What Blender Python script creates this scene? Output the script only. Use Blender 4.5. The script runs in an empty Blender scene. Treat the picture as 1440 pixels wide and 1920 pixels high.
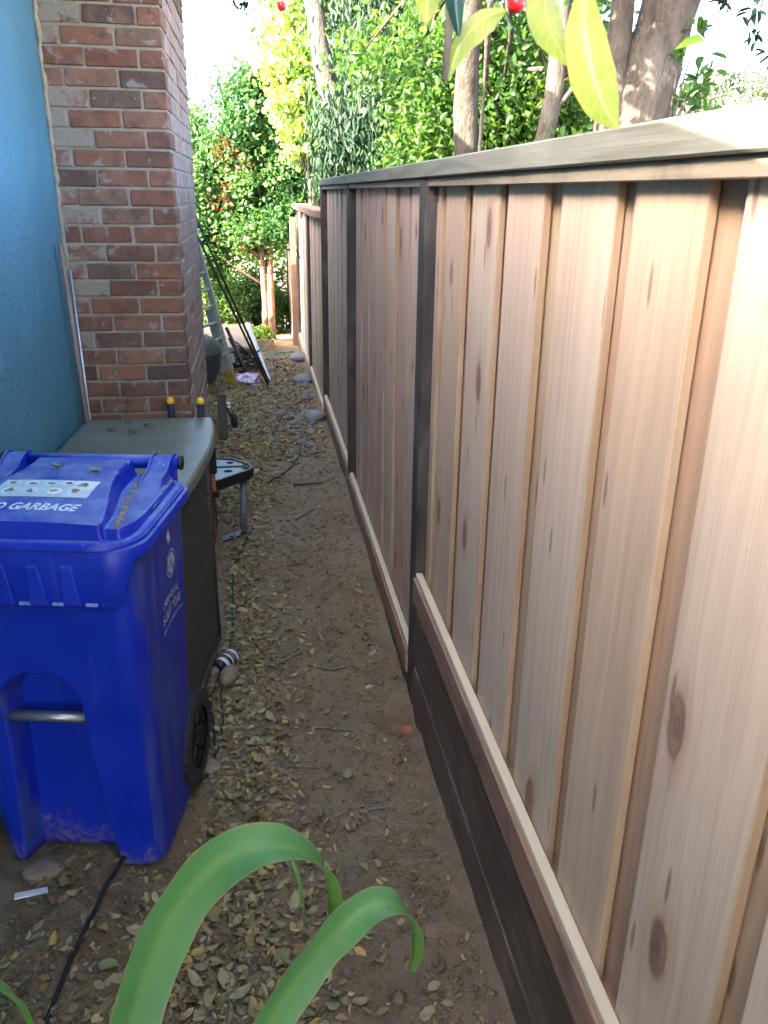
import bpy, bmesh, math, random
import numpy as np
from mathutils import Vector, Matrix
random.seed(7)
rng = np.random.default_rng(11)
R = math.radians
SC = bpy.context.scene
COL = SC.collection

# Positions come from image pixels; SCENE_SCALE scales everything about the point under the camera.
SCENE_SCALE = 1.19

# ------------------------------------------------------------------ camera
cam_d = bpy.data.cameras.new('camera')
cam = bpy.data.objects.new('camera', cam_d)
COL.objects.link(cam)
SC.camera = cam
cam.matrix_world = Matrix((
    (0.98927482, 0.04255417, -0.13973, 0.0),
    (-0.14561761, 0.36223885, -0.92064028, 0.0),
    (0.01143855, 0.9311134, 0.36455041, 1.65 * SCENE_SCALE),
    (0, 0, 0, 1)))
cam_d.sensor_fit = 'VERTICAL'
cam_d.sensor_height = 36.0
cam_d.lens = 36.0 * 1530 / 1920
cam_d.clip_start = 0.02
cam_d.clip_end = 2000
cam_d.dof.use_dof = True
cam_d.dof.focus_distance = 3.4
cam_d.dof.aperture_fstop = 18.0

# ------------------------------------------------------------------ light
SUN_EL, SUN_ROT = R(31), R(240)          # behind the camera, over the roof on the left
w = bpy.data.worlds.new('World')
SC.world = w
w.use_nodes = True
wt = w.node_tree
wt.nodes.clear()
sky = wt.nodes.new('ShaderNodeTexSky')
sky.sky_type = 'NISHITA'
sky.sun_disc = False
sky.sun_elevation = SUN_EL
sky.sun_rotation = SUN_ROT
sky.air_density = 0.25
sky.dust_density = 1.9
sky.ozone_density = 0.3
bg = wt.nodes.new('ShaderNodeBackground')
bg.inputs[1].default_value = 0.15
wo = wt.nodes.new('ShaderNodeOutputWorld')
wt.links.new(sky.outputs[0], bg.inputs[0])
wt.links.new(bg.outputs[0], wo.inputs[0])
sd = bpy.data.lights.new('sun', 'SUN')
sd.energy = 2.0
sd.angle = R(0.53)
sd.color = (1.0, 0.94, 0.84)
sun = bpy.data.objects.new('sun', sd)
COL.objects.link(sun)
sdir = Vector((math.sin(SUN_ROT) * math.cos(SUN_EL), math.cos(SUN_ROT) * math.cos(SUN_EL), math.sin(SUN_EL)))
sun.rotation_euler = sdir.to_track_quat('Z', 'Y').to_euler()
sun.location = (-8, -4, 12)
vs = SC.view_settings
vs.view_transform = 'Standard'
vs.look = 'None'
vs.gamma = 1
vs.use_curve_mapping = False
vs.exposure = 4.95

# ------------------------------------------------------------------ helpers: nodes
class NT:
    def __init__(s, name):
        s.m = bpy.data.materials.new(name)
        s.m.use_nodes = True
        s.t = s.m.node_tree
        s.t.nodes.clear()
        s.out = s.t.nodes.new('ShaderNodeOutputMaterial')
    def n(s, typ, ins=None, **props):
        nd = s.t.nodes.new('ShaderNode' + typ)
        for k, v in props.items():
            setattr(nd, k, v)
        if ins:
            for k, v in ins.items():
                sock = nd.inputs[k]
                if hasattr(v, 'is_output'):
                    s.t.links.new(v, sock)
                else:
                    if isinstance(v, tuple) and len(v) == 3 and sock.type == 'RGBA':
                        v = v + (1,)
                    sock.default_value = v
        return nd
    def ramp(s, fac, stops, interp='LINEAR'):
        nd = s.n('ValToRGB', {0: fac})
        cr = nd.color_ramp
        cr.interpolation = interp
        while len(cr.elements) < len(stops):
            cr.elements.new(0.5)
        for e, (p, c) in zip(cr.elements, stops):
            e.position = p
            e.color = tuple(c) + (1,) if len(c) == 3 else c
        return nd.outputs[0]
    def mix(s, fac, a, b, mode='MIX'):
        nd = s.n('Mix', data_type='RGBA', blend_type=mode)
        for i, v in ((0, fac), (6, a), (7, b)):
            if hasattr(v, 'is_output'):
                s.t.links.new(v, nd.inputs[i])
            else:
                nd.inputs[i].default_value = v + (1,) if isinstance(v, tuple) and len(v) == 3 else v
        return nd.outputs[2]
    def math(s, op, a, b=0.0, c=0.0, clamp=False):
        nd = s.n('Math', operation=op, use_clamp=clamp)
        for i, v in ((0, a), (1, b), (2, c)):
            if hasattr(v, 'is_output'):
                s.t.links.new(v, nd.inputs[i])
            else:
                nd.inputs[i].default_value = v
        return nd.outputs[0]
    def rng(s, v, a, b, c=0.0, d=1.0):
        nd = s.n('MapRange', {0: v, 1: a, 2: b, 3: c, 4: d}, interpolation_type='SMOOTHSTEP')
        return nd.outputs[0]
    def coord(s, scale=(1, 1, 1), rand=0.0, kind='Object'):
        tc = s.n('TexCoord').outputs[kind]
        if rand:
            oi = s.n('ObjectInfo').outputs['Random']
            off = s.math('MULTIPLY', oi, rand)
            cmb = s.n('CombineXYZ', {0: off, 1: s.math('MULTIPLY', off, 1.7), 2: s.math('MULTIPLY', off, 2.3)}).outputs[0]
            tc = s.n('VectorMath', {0: tc, 1: cmb}, operation='ADD').outputs[0]
        return s.n('VectorMath', {0: tc, 1: tuple(scale)}, operation='MULTIPLY').outputs[0]
    def noise(s, vec, scale, detail=3.0, rough=0.55, dist=0.0):
        return s.n('TexNoise', {'Vector': vec, 'Scale': scale, 'Detail': detail, 'Roughness': rough, 'Distortion': dist}).outputs[0]
    def bump(s, h, strength=0.3, dist=0.01):
        return s.n('Bump', {'Height': h, 'Strength': strength, 'Distance': dist}).outputs[0]
    def principled(s, color, rough=0.6, normal=None, metal=0.0, spec=0.5):
        ins = {'Base Color': color, 'Roughness': rough, 'Metallic': metal, 'Specular IOR Level': spec}
        if normal is not None:
            ins['Normal'] = normal
        return s.n('BsdfPrincipled', ins).outputs[0]
    def done(s, sh):
        s.t.links.new(sh, s.out.inputs[0])
        return s.m

def plain(name, col, rough=0.5, metal=0.0, var=0.15, scale=18.0, bump=0.1, spec=0.5):
    """a painted / plastic / metal surface with a little uneven wear"""
    k = NT(name)
    v = k.coord()
    n1 = k.noise(v, scale, 4)
    n2 = k.noise(v, scale * 6, 3)
    c = k.mix(k.rng(n1, 0.35, 0.7), tuple(x * (1 - var) for x in col), tuple(min(1, x * (1 + var)) for x in col))
    r = k.rng(n2, 0.3, 0.7, max(0.02, rough - 0.1), min(1, rough + 0.1))
    return k.done(k.principled(c, r, k.bump(n2, bump, 0.002), metal, spec))

def wood(name, tones, streak, long='Z', knots=True, strength=0.5, rough=0.65, stain=None, fine=1.0):
    """sawn timber; every piece takes its own tone and its own stretch of grain"""
    k = NT(name)
    ax = {'Z': (1, 1, 1), 'Y': (1, 1, 1)}[long]
    def sc(across, along):
        return (across, across, along) if long == 'Z' else (across, along, across)
    base = k.coord((1, 1, 1), 31.0)
    if knots:
        sx = k.n('SeparateXYZ', {0: base})
        def flat(a_, b_):
            return k.n('CombineXYZ', {0: k.math('MULTIPLY', sx.outputs[1], a_), 1: k.math('MULTIPLY', sx.outputs[2], b_)}).outputs[0]
        KA, KB = (6.2, 2.9)
        kv = flat(KA, KB)
        vo = k.n('TexVoronoi', {'Vector': kv, 'Scale': 1.0, 'Randomness': 1.0}, voronoi_dimensions='2D')
        sep = k.n('SeparateColor', {0: vo.outputs[1]})
        on = k.math('GREATER_THAN', sep.outputs[0], 0.42)
        dv_ = k.n('SeparateXYZ', {0: k.n('VectorMath', {0: kv, 1: vo.outputs[2]}, operation='SUBTRACT').outputs[0]})
        fall = k.math('MULTIPLY', on, k.rng(vo.outputs[0], .42, .02))
        dy = k.math('MULTIPLY', k.math('MULTIPLY', dv_.outputs[0], fall), -.72 / KA)
        base = k.n('VectorMath', {0: base, 1: k.n('CombineXYZ', {1: dy}).outputs[0]}, operation='ADD').outputs[0]
    def cs(scl):
        return k.n('VectorMath', {0: base, 1: tuple(scl)}, operation='MULTIPLY').outputs[0]
    v1 = cs(sc(90 * fine, 1.4))
    v2 = cs(sc(9, 0.55))
    v3 = cs(sc(1.0, 1.0))
    blot = k.noise(cs(sc(5.5, 2.2)), 1.0, 4, .6, .8)
    g1 = k.noise(v1, 1.0, 4, 0.65)
    g0 = k.noise(cs(sc(330 * fine, 5.0)), 1.0, 4, 0.7)
    g3 = k.noise(cs(sc(28, .9)), 1.0, 4, 0.6, 1.2)
    g2 = k.noise(v2, 1.0, 3, 0.5, 0.6)
    wv = k.n('TexWave', {'Vector': cs(sc(1.0, 0.11)), 'Scale': 8.0, 'Distortion': 13.0, 'Detail': 3.0, 'Detail Scale': 1.1},
             wave_type='BANDS', bands_direction='Y' if long == 'Z' else 'Z').outputs[1]
    oi = k.n('ObjectInfo').outputs['Random']
    tone = k.ramp(oi, [(i / max(1, len(tones) - 1), t) for i, t in enumerate(tones)])
    dark = tuple(streak)
    c = k.mix(k.math('MULTIPLY', k.rng(g2, 0.42, 0.72), 0.55 * strength + 0.15), tone, k.mix(0.5, tone, dark))
    c = k.mix(k.math('MULTIPLY', k.rng(wv, 0.45, 1.0), 0.30 * strength), c, dark)
    c = k.mix(k.math('MULTIPLY', k.math('MULTIPLY', k.rng(g1, 0.5, 0.85), k.rng(g2, .35, .6, .25, 1.0)), 0.6 * strength), c, dark)
    c = k.mix(k.math('MULTIPLY', k.rng(g0, 0.55, 0.85), 0.32 * strength), c, dark)
    c = k.mix(k.math('MULTIPLY', k.rng(g3, 0.56, 0.74), 0.5 * strength), c, k.mix(0.6, tone, dark))
    c = k.mix(k.math('MULTIPLY', k.rng(blot, .5, .72), .35), c, k.mix(.5, c, (.30, .19, .13)))
    c = k.mix(k.math('MULTIPLY', k.rng(blot, .5, .3), .25), c, k.mix(.5, c, (.52, .46, .36)))
    h = k.math('ADD', k.math('ADD', g1, g0), k.math('MULTIPLY', wv, 0.4))
    if knots:
        wob = k.noise(k.coord(sc(26, 12), 31.0), 1.0, 4, .6)
        rad = k.math('ADD', 0.035, k.math('MULTIPLY', k.math('POWER', sep.outputs[1], 1.6), 0.13))
        d = k.math('DIVIDE', k.math('ADD', vo.outputs[0], k.math('MULTIPLY', k.math('SUBTRACT', wob, 0.5), 0.15)), rad)
        halo = k.math('MULTIPLY', on, k.rng(d, 2.2, 0.8))
        core = k.math('MULTIPLY', on, k.rng(d, 1.05, 0.55))
        ring = k.math('MULTIPLY', core, k.rng(k.math('SINE', k.math('MULTIPLY', d, 11.0)), -0.2, 1.0))
        c = k.mix(k.math('MULTIPLY', halo, 0.35), c, (0.33, 0.15, 0.075))
        c = k.mix(k.math('MULTIPLY', core, k.rng(wob, .3, .7, .55, .95)), c, (0.155, 0.08, 0.05))
        c = k.mix(k.math('MULTIPLY', ring, 0.35), c, (0.09, 0.045, 0.03))
        # short resin dashes
        dv = flat(34.0, 6.0)
        v2o = k.n('TexVoronoi', {'Vector': dv, 'Scale': 1.0, 'Randomness': 1.0}, voronoi_dimensions='2D')
        s2 = k.n('SeparateColor', {0: v2o.outputs[1]})
        dash = k.math('MULTIPLY', k.math('GREATER_THAN', s2.outputs[0], 0.93), k.rng(v2o.outputs[0], 0.22, 0.1))
        c = k.mix(k.math('MULTIPLY', dash, 0.6), c, (0.12, 0.06, 0.04))
    if stain:
        sn = k.noise(v3, 6.0, 5, 0.6)
        c = k.mix(k.math('MULTIPLY', k.rng(sn, 0.52, 0.72), 0.7), c, stain)
    return k.done(k.principled(c, rough, k.bump(h, 0.25, 0.004), spec=0.3))

def leafmat(name, stops, trans=0.35, rough=0.42, transcol=1.25, rand=False):
    k = NT(name)
    if rand:
        f = k.n('ObjectInfo').outputs['Random']
    else:
        f = k.n('Attribute', attribute_name='tint').outputs['Fac']
    c = k.ramp(f, stops)
    p = k.principled(c, rough, spec=0.4)
    tc = k.n('HueSaturation', {'Hue': 0.485, 'Saturation': 1.1, 'Value': transcol, 'Color': c}).outputs[0]
    tr = k.n('BsdfTranslucent', {0: tc}).outputs[0]
    return k.done(k.n('MixShader', {0: trans, 1: p, 2: tr}).outputs[0])

# ------------------------------------------------------------------ helpers: objects
def link(o, parent=None):
    COL.objects.link(o)
    if parent is not None:
        o.parent = parent
    return o

def tag(o, label, cat, group=None):
    o['label'] = label
    o['category'] = cat
    if group:
        o['group'] = group
    return o

def thing(name, label, cat, loc=(0, 0, 0), rz=0.0, group=None):
    o = bpy.data.objects.new(name, None)
    o.empty_display_size = 0.1
    o.location = loc
    o.rotation_euler = (0, 0, rz)
    link(o)
    return tag(o, label, cat, group)

class MB:
    def __init__(s):
        s.v, s.f, s.mi, s.sm = [], [], [], []
    def add(s, vs_, fs, mi=0, smooth=False):
        b = len(s.v)
        s.v += [tuple(p) for p in vs_]
        s.f += [tuple(i + b for i in f) for f in fs]
        s.mi += [mi] * len(fs)
        s.sm += [smooth] * len(fs)
        return s
    def box(s, x0, x1, y0, y1, z0, z1, mi=0, bev=0.0, jit=0.0, smooth=False):
        if bev <= 0:
            vs_ = [(x, y, z) for z in (z0, z1) for y in (y0, y1) for x in (x0, x1)]
            if jit:
                vs_ = [tuple(c + random.uniform(-jit, jit) for c in p) for p in vs_]
            return s.add(vs_, [(0, 2, 3, 1), (4, 5, 7, 6), (0, 1, 5, 4), (2, 6, 7, 3), (0, 4, 6, 2), (1, 3, 7, 5)], mi, smooth)
        bm = bmesh.new()
        bmesh.ops.create_cube(bm, size=1)
        for p in bm.verts:
            p.co = Vector(((x0 + x1) / 2 + p.co.x * (x1 - x0), (y0 + y1) / 2 + p.co.y * (y1 - y0), (z0 + z1) / 2 + p.co.z * (z1 - z0)))
        bmesh.ops.bevel(bm, geom=bm.edges[:], offset=bev, segments=1, affect='EDGES')
        if jit:
            for p in bm.verts:
                p.co += Vector((random.uniform(-jit, jit), random.uniform(-jit, jit), random.uniform(-jit, jit)))
        bm.verts.index_update()
        s.add([p.co for p in bm.verts], [[q.index for q in f.verts] for f in bm.faces], mi, smooth)
        bm.free()
        return s
    def tube(s, pts, rad, seg=8, mi=0, cap=True, smooth=True, flat=None):
        pts = [Vector(p) for p in pts]
        n = len(pts)
        if not hasattr(rad, '__len__'):
            rad = [rad] * n
        vs_, fs = [], []
        t0 = (pts[1] - pts[0]).normalized()
        ref = Vector((0, 0, 1)) if abs(t0.z) < 0.9 else Vector((1, 0, 0))
        a = t0.cross(ref).normalized()
        for i, p in enumerate(pts):
            t = (pts[min(i + 1, n - 1)] - pts[max(i - 1, 0)]).normalized()
            a = (a - t * a.dot(t)).normalized()
            b = t.cross(a)
            for j in range(seg):
                an = 2 * math.pi * j / seg
                vs_.append(p + a * (math.cos(an) * rad[i]) + b * (math.sin(an) * rad[i] * (flat or 1)))
        for i in range(n - 1):
            for j in range(seg):
                k2 = (j + 1) % seg
                fs.append((i * seg + j, i * seg + k2, (i + 1) * seg + k2, (i + 1) * seg + j))
        if cap:
            fs.append(tuple(range(seg - 1, -1, -1)))
            fs.append(tuple((n - 1) * seg + j for j in range(seg)))
        return s.add(vs_, fs, mi, smooth)
    def lathe(s, prof, axis_o, axis_d, seg=24, mi=0, smooth=True):
        o = Vector(axis_o)
        d = Vector(axis_d).normalized()
        a = d.orthogonal().normalized()
        b = d.cross(a)
        vs_, fs = [], []
        for (r, h) in prof:
            for j in range(seg):
                an = 2 * math.pi * j / seg
                vs_.append(o + d * h + (a * math.cos(an) + b * math.sin(an)) * r)
        for i in range(len(prof) - 1):
            for j in range(seg):
                k2 = (j + 1) % seg
                fs.append((i * seg + j, i * seg + k2, (i + 1) * seg + k2, (i + 1) * seg + j))
        return s.add(vs_, fs, mi, smooth)
    def prism(s, poly, z0, z1, mi=0):
        n = len(poly)
        vs_ = [(x, y, z0) for x, y in poly] + [(x, y, z1) for x, y in poly]
        fs = [tuple(range(n - 1, -1, -1)), tuple(range(n, 2 * n))] + [(i, (i + 1) % n, n + (i + 1) % n, n + i) for i in range(n)]
        return s.add(vs_, fs, mi)
    def mesh(s, name, mats):
        me = bpy.data.meshes.new(name)
        me.from_pydata(s.v, [], s.f)
        for m in (mats if isinstance(mats, (list, tuple)) else [mats]):
            me.materials.append(m)
        me.polygons.foreach_set('material_index', s.mi)
        me.polygons.foreach_set('use_smooth', s.sm)
        me.update()
        return me
    def obj(s, name, mats, parent=None, loc=None, fix=True):
        me = s.mesh(name, mats)
        if fix:
            bm = bmesh.new()
            bm.from_mesh(me)
            bmesh.ops.recalc_face_normals(bm, faces=bm.faces[:])
            bm.to_mesh(me)
            bm.free()
        o = bpy.data.objects.new(name, me)
        if loc is not None:
            o.location = loc
        return link(o, parent)

def inst(name, me, parent=None, loc=(0, 0, 0), rot=(0, 0, 0), scale=None):
    o = bpy.data.objects.new(name, me)
    o.location = loc
    o.rotation_euler = rot
    if scale is not None:
        o.scale = scale
    return link(o, parent)

def tri_mesh(name, co, tris, mat, tint=None, smooth=False):
    """big triangle soup straight from numpy"""
    co = np.asarray(co, dtype=np.float32)
    tris = np.asarray(tris, dtype=np.int32)
    me = bpy.data.meshes.new(name)
    me.vertices.add(len(co))
    me.vertices.foreach_set('co', co.ravel())
    me.loops.add(tris.size)
    me.loops.foreach_set('vertex_index', tris.ravel())
    me.polygons.add(len(tris))
    me.polygons.foreach_set('loop_start', np.arange(0, tris.size, tris.shape[1], dtype=np.int32))
    if smooth:
        me.polygons.foreach_set('use_smooth', np.ones(len(tris), dtype=bool))
    me.materials.append(mat)
    me.update(calc_edges=True)
    if tint is not None:
        at = me.attributes.new('tint', 'FLOAT', 'FACE')
        at.data.foreach_set('value', np.asarray(tint, dtype=np.float32))
    return me

def norm(a):
    return a / np.maximum(np.linalg.norm(a, axis=-1, keepdims=True), 1e-9)

def leaf_arrays(c, L, W, axis, nrm, fold=0.18, curl=0.1):
    """four-vertex folded leaves: (N) centres -> verts, tris"""
    n = len(c)
    axis = norm(axis)
    nrm = norm(nrm - axis * np.sum(axis * nrm, 1, keepdims=True))
    side = np.cross(axis, nrm)
    L = np.broadcast_to(L, (n,))[:, None]
    W = np.broadcast_to(W, (n,))[:, None]
    b = c - axis * L * 0.5 - nrm * (curl * L * .6)
    q1, q2 = c - axis * L * 0.2, c + axis * L * 0.18
    up1, up2 = nrm * (fold * W), nrm * (fold * W * .9)
    tip = c + axis * L * 0.5 - nrm * (curl * L)
    co = np.stack([b, q1 + side * W * .46 + up1, q2 + side * W * .44 + up2, tip, q2 - side * W * .44 + up2, q1 - side * W * .46 + up1], 1).reshape(-1, 3)
    i = np.arange(n)[:, None, None] * 6
    tris = (i + np.array([[[0, 1, 2], [0, 2, 3], [0, 3, 4], [0, 4, 5]]])).reshape(-1, 3)
    return co, tris
LT = 4

def hump(x, a, b):
    t = np.clip((x - a) / (b - a), 0, 1)
    return t * t * (3 - 2 * t)

# ------------------------------------------------------------------ ground
def value_noise(x, y, s, seed):
    r_ = np.random.default_rng(seed).random((64, 64))
    u, v = np.asarray(x) * s, np.asarray(y) * s
    i, j = np.floor(u).astype(int), np.floor(v).astype(int)
    fu, fv = u - i, v - j
    fu, fv = fu * fu * (3 - 2 * fu), fv * fv * (3 - 2 * fv)
    g = lambda a, b: r_[a % 64, b % 64]
    return (g(i, j) * (1 - fu) + g(i + 1, j) * fu) * (1 - fv) + (g(i, j + 1) * (1 - fu) + g(i + 1, j + 1) * fu) * fv - 0.5

def ground_z(x, y, detail=True):
    x, y = np.asarray(x, float), np.asarray(y, float)
    z = np.interp(y, [0, 2, 4, 6, 8, 10, 13, 20, 60], [.07, .045, .05, .045, .02, -.1, -.3, -.45, -1.0])
    z = z + np.interp(y, [0, 1, 2, 3, 5, 7, 9], [.06, .05, .0, .045, .06, .02, .0]) * hump(x, .12, .42) * (1 - hump(x, .6, 1.2) * .5)
    z = z + .075 * hump(-x, .15, .42) * (1 - hump(y, 3.5, 5.5))
    z = z - .085 * np.exp(-(((x - .40) / .06) ** 2 + ((y - 2.19) / .07) ** 2))
    if detail:
        fade = 1 - hump(y, 14, 30)
        z = z + fade * (.035 * value_noise(x, y, 2.3, 1) + .020 * value_noise(x, y, 7, 2) + .012 * value_noise(x, y, 19, 3) + .007 * value_noise(x, y, 47, 4))
    return z
def gz(x, y):
    return float(ground_z(x, y))

k = NT('dirt_soil')
v = k.coord()
n1 = k.noise(v, 1.6, 5, 0.6)
n2 = k.noise(v, 14, 6, 0.65)
n3 = k.noise(v, 85, 5, 0.7)
n4 = k.noise(v, 300, 3, 0.6)
c = k.ramp(n1, [(0.3, (.27, .185, .102)), (0.55, (.335, .245, .145)), (0.75, (.38, .295, .19))])
c = k.mix(k.rng(n2, 0.45, 0.75), c, (.22, .145, .08))
c = k.mix(k.math('MULTIPLY', k.rng(n3, 0.5, 0.75), 0.5), c, (.41, .315, .20))
c = k.mix(k.math('MULTIPLY', k.rng(n4, 0.62, 0.75), 0.4), c, (.42, .36, .28))
hgt = k.math('ADD', k.math('MULTIPLY', n2, 1.2), k.math('ADD', n3, k.math('MULTIPLY', n4, 0.35)))
M_DIRT = k.done(k.principled(c, 0.95, k.bump(hgt, 1.0, 0.02), spec=0.15))

xs = np.unique(np.concatenate([np.arange(-0.95, 0.75, 0.014), np.array([-400, -150, -60, -25, -12, -6, -4, -3, -2, -1.5, -1.2, .9, 1.1, 1.4, 1.8, 2.4, 3.2, 4.5, 6, 9, 14, 25, 60, 150, 400])]))
ys = np.unique(np.concatenate([np.arange(0.7, 3.2, 0.014), np.arange(3.2, 6.5, 0.03), np.arange(6.5, 13, 0.08), np.array([-400, -150, -60, -25, -10, -5, -3, -2, -1, 0, .3, .5, 14, 15, 17, 20, 25, 32, 45, 70, 120, 220, 400])]))
GX, GY = np.meshgrid(xs, ys, indexing='ij')
GZ = ground_z(GX, GY)
nx, ny = GX.shape
idx = np.arange(nx * ny).reshape(nx, ny)
quads = np.stack([idx[:-1, :-1], idx[1:, :-1], idx[1:, 1:], idx[:-1, 1:]], -1).reshape(-1, 4)
ground = bpy.data.objects.new('ground', tri_mesh('ground', np.stack([GX, GY, GZ], -1).reshape(-1, 3), quads, M_DIRT, smooth=True))
link(ground)
ground['kind'] = 'structure'

# sunny concrete path at the far end of the side yard
k = NT('concrete')
v = k.coord()
c = k.mix(k.rng(k.noise(v, 3, 5), .35, .7), (.22, .18, .13), (.16, .135, .10))
M_CONC = k.done(k.principled(c, .9, k.bump(k.noise(v, 90, 4), .3, .004)))
pv = MB()
for i in range(2):
    x0, x1 = -1.5, -.12
    y0 = 9.25 + i * 1.6
    pv.box(x0, x1, y0, y0 + 1.585, -.22, .035 - i * .06, bev=.01)
p = pv.obj('path', M_CONC)
p['kind'] = 'structure'

# ------------------------------------------------------------------ house (blue stucco gable wall) and brick chimney
k = NT('blue_stucco')
v = k.coord()
n1 = k.noise(v, 2.2, 5, 0.6)
n2 = k.noise(v, 60, 5, 0.6)
n3 = k.noise(k.coord((6, 6, .8)), 3.0, 4)
c = k.mix(k.rng(n1, .3, .7), (.068, .185, .225), (.088, .215, .26))
c = k.mix(k.math('MULTIPLY', k.rng(n3, .5, .8), .25), c, (.11, .24, .31))
c = k.mix(k.math('MULTIPLY', k.rng(k.noise(v, 120, 2), .72, .78), .8), c, (.35, .45, .48))
M_BLUE = k.done(k.principled(c, .62, k.bump(k.math('ADD', n2, k.math('MULTIPLY', n1, .6)), .8, .012), spec=.3))
M_ROOF = plain('roof_shingle', (.06, .055, .05), .95, scale=9, bump=.5)
M_FASCIA = plain('white_fascia', (.62, .62, .6), .6)

house = thing('house', 'blue stucco house wall beside the brick chimney', 'house', (-.66, 3, 0))
RID, PIT = 4.5, .2
def rake(y):
    return 2.206 + PIT * (y - .325) if y <= RID else 2.206 + PIT * (RID - .325) - PIT * (y - RID)
def wallpanel(name, pts, th, mat):
    """vertical wall over a plan polyline, its top following the roof pitch"""
    m = MB()
    for (xa, ya), (xb, yb) in zip(pts[:-1], pts[1:]):
        nrm = Vector((yb - ya, -(xb - xa), 0)).normalized() * -th
        q = []
        for (x, y) in ((xa, ya), (xb, yb)):
            zt = rake(y) - .10
            q += [(x, y, -.6), (x, y, zt), (x + nrm.x, y + nrm.y, zt), (x + nrm.x, y + nrm.y, -.6)]
        q = [(a + .66, b - 3, c_) for a, b, c_ in q]
        m.add(q, [(0, 1, 5, 4), (1, 2, 6, 5), (2, 3, 7, 6), (3, 0, 4, 7), (0, 3, 2, 1), (4, 5, 6, 7)])
    return m.obj(name, mat, house)
wallpanel('wall', [(-1.11, -2.8), (-.86, .12), (-.620, 2.945)], .16, M_BLUE)  # unseen stretch behind the camera, added to block low sky light
wallpanel('wall', [(-.66, 3.7), (-.66, RID), (-.66, 9.0)], .16, M_BLUE)
wallpanel('wall', [(-5.5, -2.8), (-1.11, -2.8)], .16, M_BLUE)
wallpanel('wall', [(-.66, 9.0), (-5.5, 9.0)], .16, M_BLUE)
m = MB()
for (ya, yb, xr) in ((-3.2, RID, -.30), (RID, 9.1, -.655)):  # unseen overhang and rake shaped to shade the alley and graze the cap
    q = []
    for y in (ya, yb):
        zt = rake(y)
        q += [(xr, y, zt), (-5.7, y, zt), (-5.7, y, zt - .09), (xr, y, zt - .09)]
    q = [(a + .66, b - 3, c_) for a, b, c_ in q]
    m.add(q, [(0, 1, 5, 4), (1, 2, 6, 5), (2, 3, 7, 6), (3, 0, 4, 7), (0, 3, 2, 1), (4, 5, 6, 7)])
m.obj('roof', M_ROOF, house)

# bricks
k = NT('old_brick')
oi = k.n('ObjectInfo').outputs['Random']
v = k.coord((1, 1, 1), 23.0)
base = k.ramp(oi, [(0, (0.1904, 0.0800, 0.0467)), (.15, (0.2408, 0.1100, 0.0595)), (.3, (0.1288, 0.0660, 0.0459)), (.42, (0.2800, 0.1250, 0.0680)), (.55, (0.1792, 0.0980, 0.0629)), (.68, (0.1064, 0.0680, 0.0510)), (.8, (0.2352, 0.1350, 0.0808)), (.9, (0.1960, 0.0850, 0.0510)), (1, (0.3024, 0.1700, 0.1020))])
n1 = k.noise(v, 22, 5, .6)
n2 = k.noise(v, 9, 4, .6)
n3 = k.noise(v, 110, 4, .6)
c = k.mix(k.math('MULTIPLY', k.rng(n1, .45, .7), .6), base, (.075, .045, .04))
c = k.mix(k.math('MULTIPLY', k.rng(n2, .52, .66), .55), c, (.27, .15, .10))
c = k.mix(k.math('MULTIPLY', k.rng(k.noise(v, 13, 6, .65, .5), .575, .64), .55), c, (.32, .30, .25))
c = k.mix(k.math('MULTIPLY', k.rng(k.noise(v, 150, 2), .72, .76), .8), c, (.5, .48, .42))
M_BRICK = k.done(k.principled(c, .9, k.bump(k.math('ADD', n3, n1), .5, .006), spec=.2))
k = NT('mortar_smeared_brick')
v = k.coord((1, 1, 1), 23.0)
base = k.ramp(k.n('ObjectInfo').outputs['Random'], [(0, (.20, .09, .06)), (.5, (.24, .12, .08)), (1, (.15, .08, .06))])
n2 = k.noise(v, 11, 6, .65, .4)
c = k.mix(k.rng(n2, .40, .50), base, k.mix(k.noise(v, 60, 3), (.24, .20, .15), (.31, .27, .20)))
M_BRICKM = k.done(k.principled(c, .92, k.bump(k.noise(v, 70, 5), .6, .006), spec=.2))
k = NT('skylit_side_brick')  # paler copy for the side face, its sky light put into the colour
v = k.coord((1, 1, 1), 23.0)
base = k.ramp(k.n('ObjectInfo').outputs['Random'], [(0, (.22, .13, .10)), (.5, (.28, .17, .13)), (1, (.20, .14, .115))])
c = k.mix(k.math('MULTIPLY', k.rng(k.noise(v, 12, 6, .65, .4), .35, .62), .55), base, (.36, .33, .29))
M_BRICKSKY = k.done(k.principled(c, .92, k.bump(k.noise(v, 70, 5), .6, .006), spec=.2))
k = NT('mortar')
v = k.coord()
c = k.mix(k.rng(k.noise(v, 18, 5), .35, .7), (.28, .245, .165), (.36, .315, .22))
c = k.mix(k.math('MULTIPLY', k.rng(k.noise(v, 5, 5), .5, .7), .5), c, (.17, .18, .13))
M_MORT = k.done(k.principled(c, .95, k.bump(k.noise(v, 120, 5), .7, .006), spec=.2))

CX0, CX1, CY0, CY1 = -.617, -.257, 2.90, 3.90
chim = thing('brick_chimney', 'old red brick chimney with smeared mortar against the blue wall', 'chimney', (CX0, CY0, 0))
m = MB()
m.box(.004, CX1 - CX0 - .006, .0055, CY1 - CY0 - .004, -.5, 3.5)
m.obj('mortar_core', M_MORT, chim)
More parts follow.
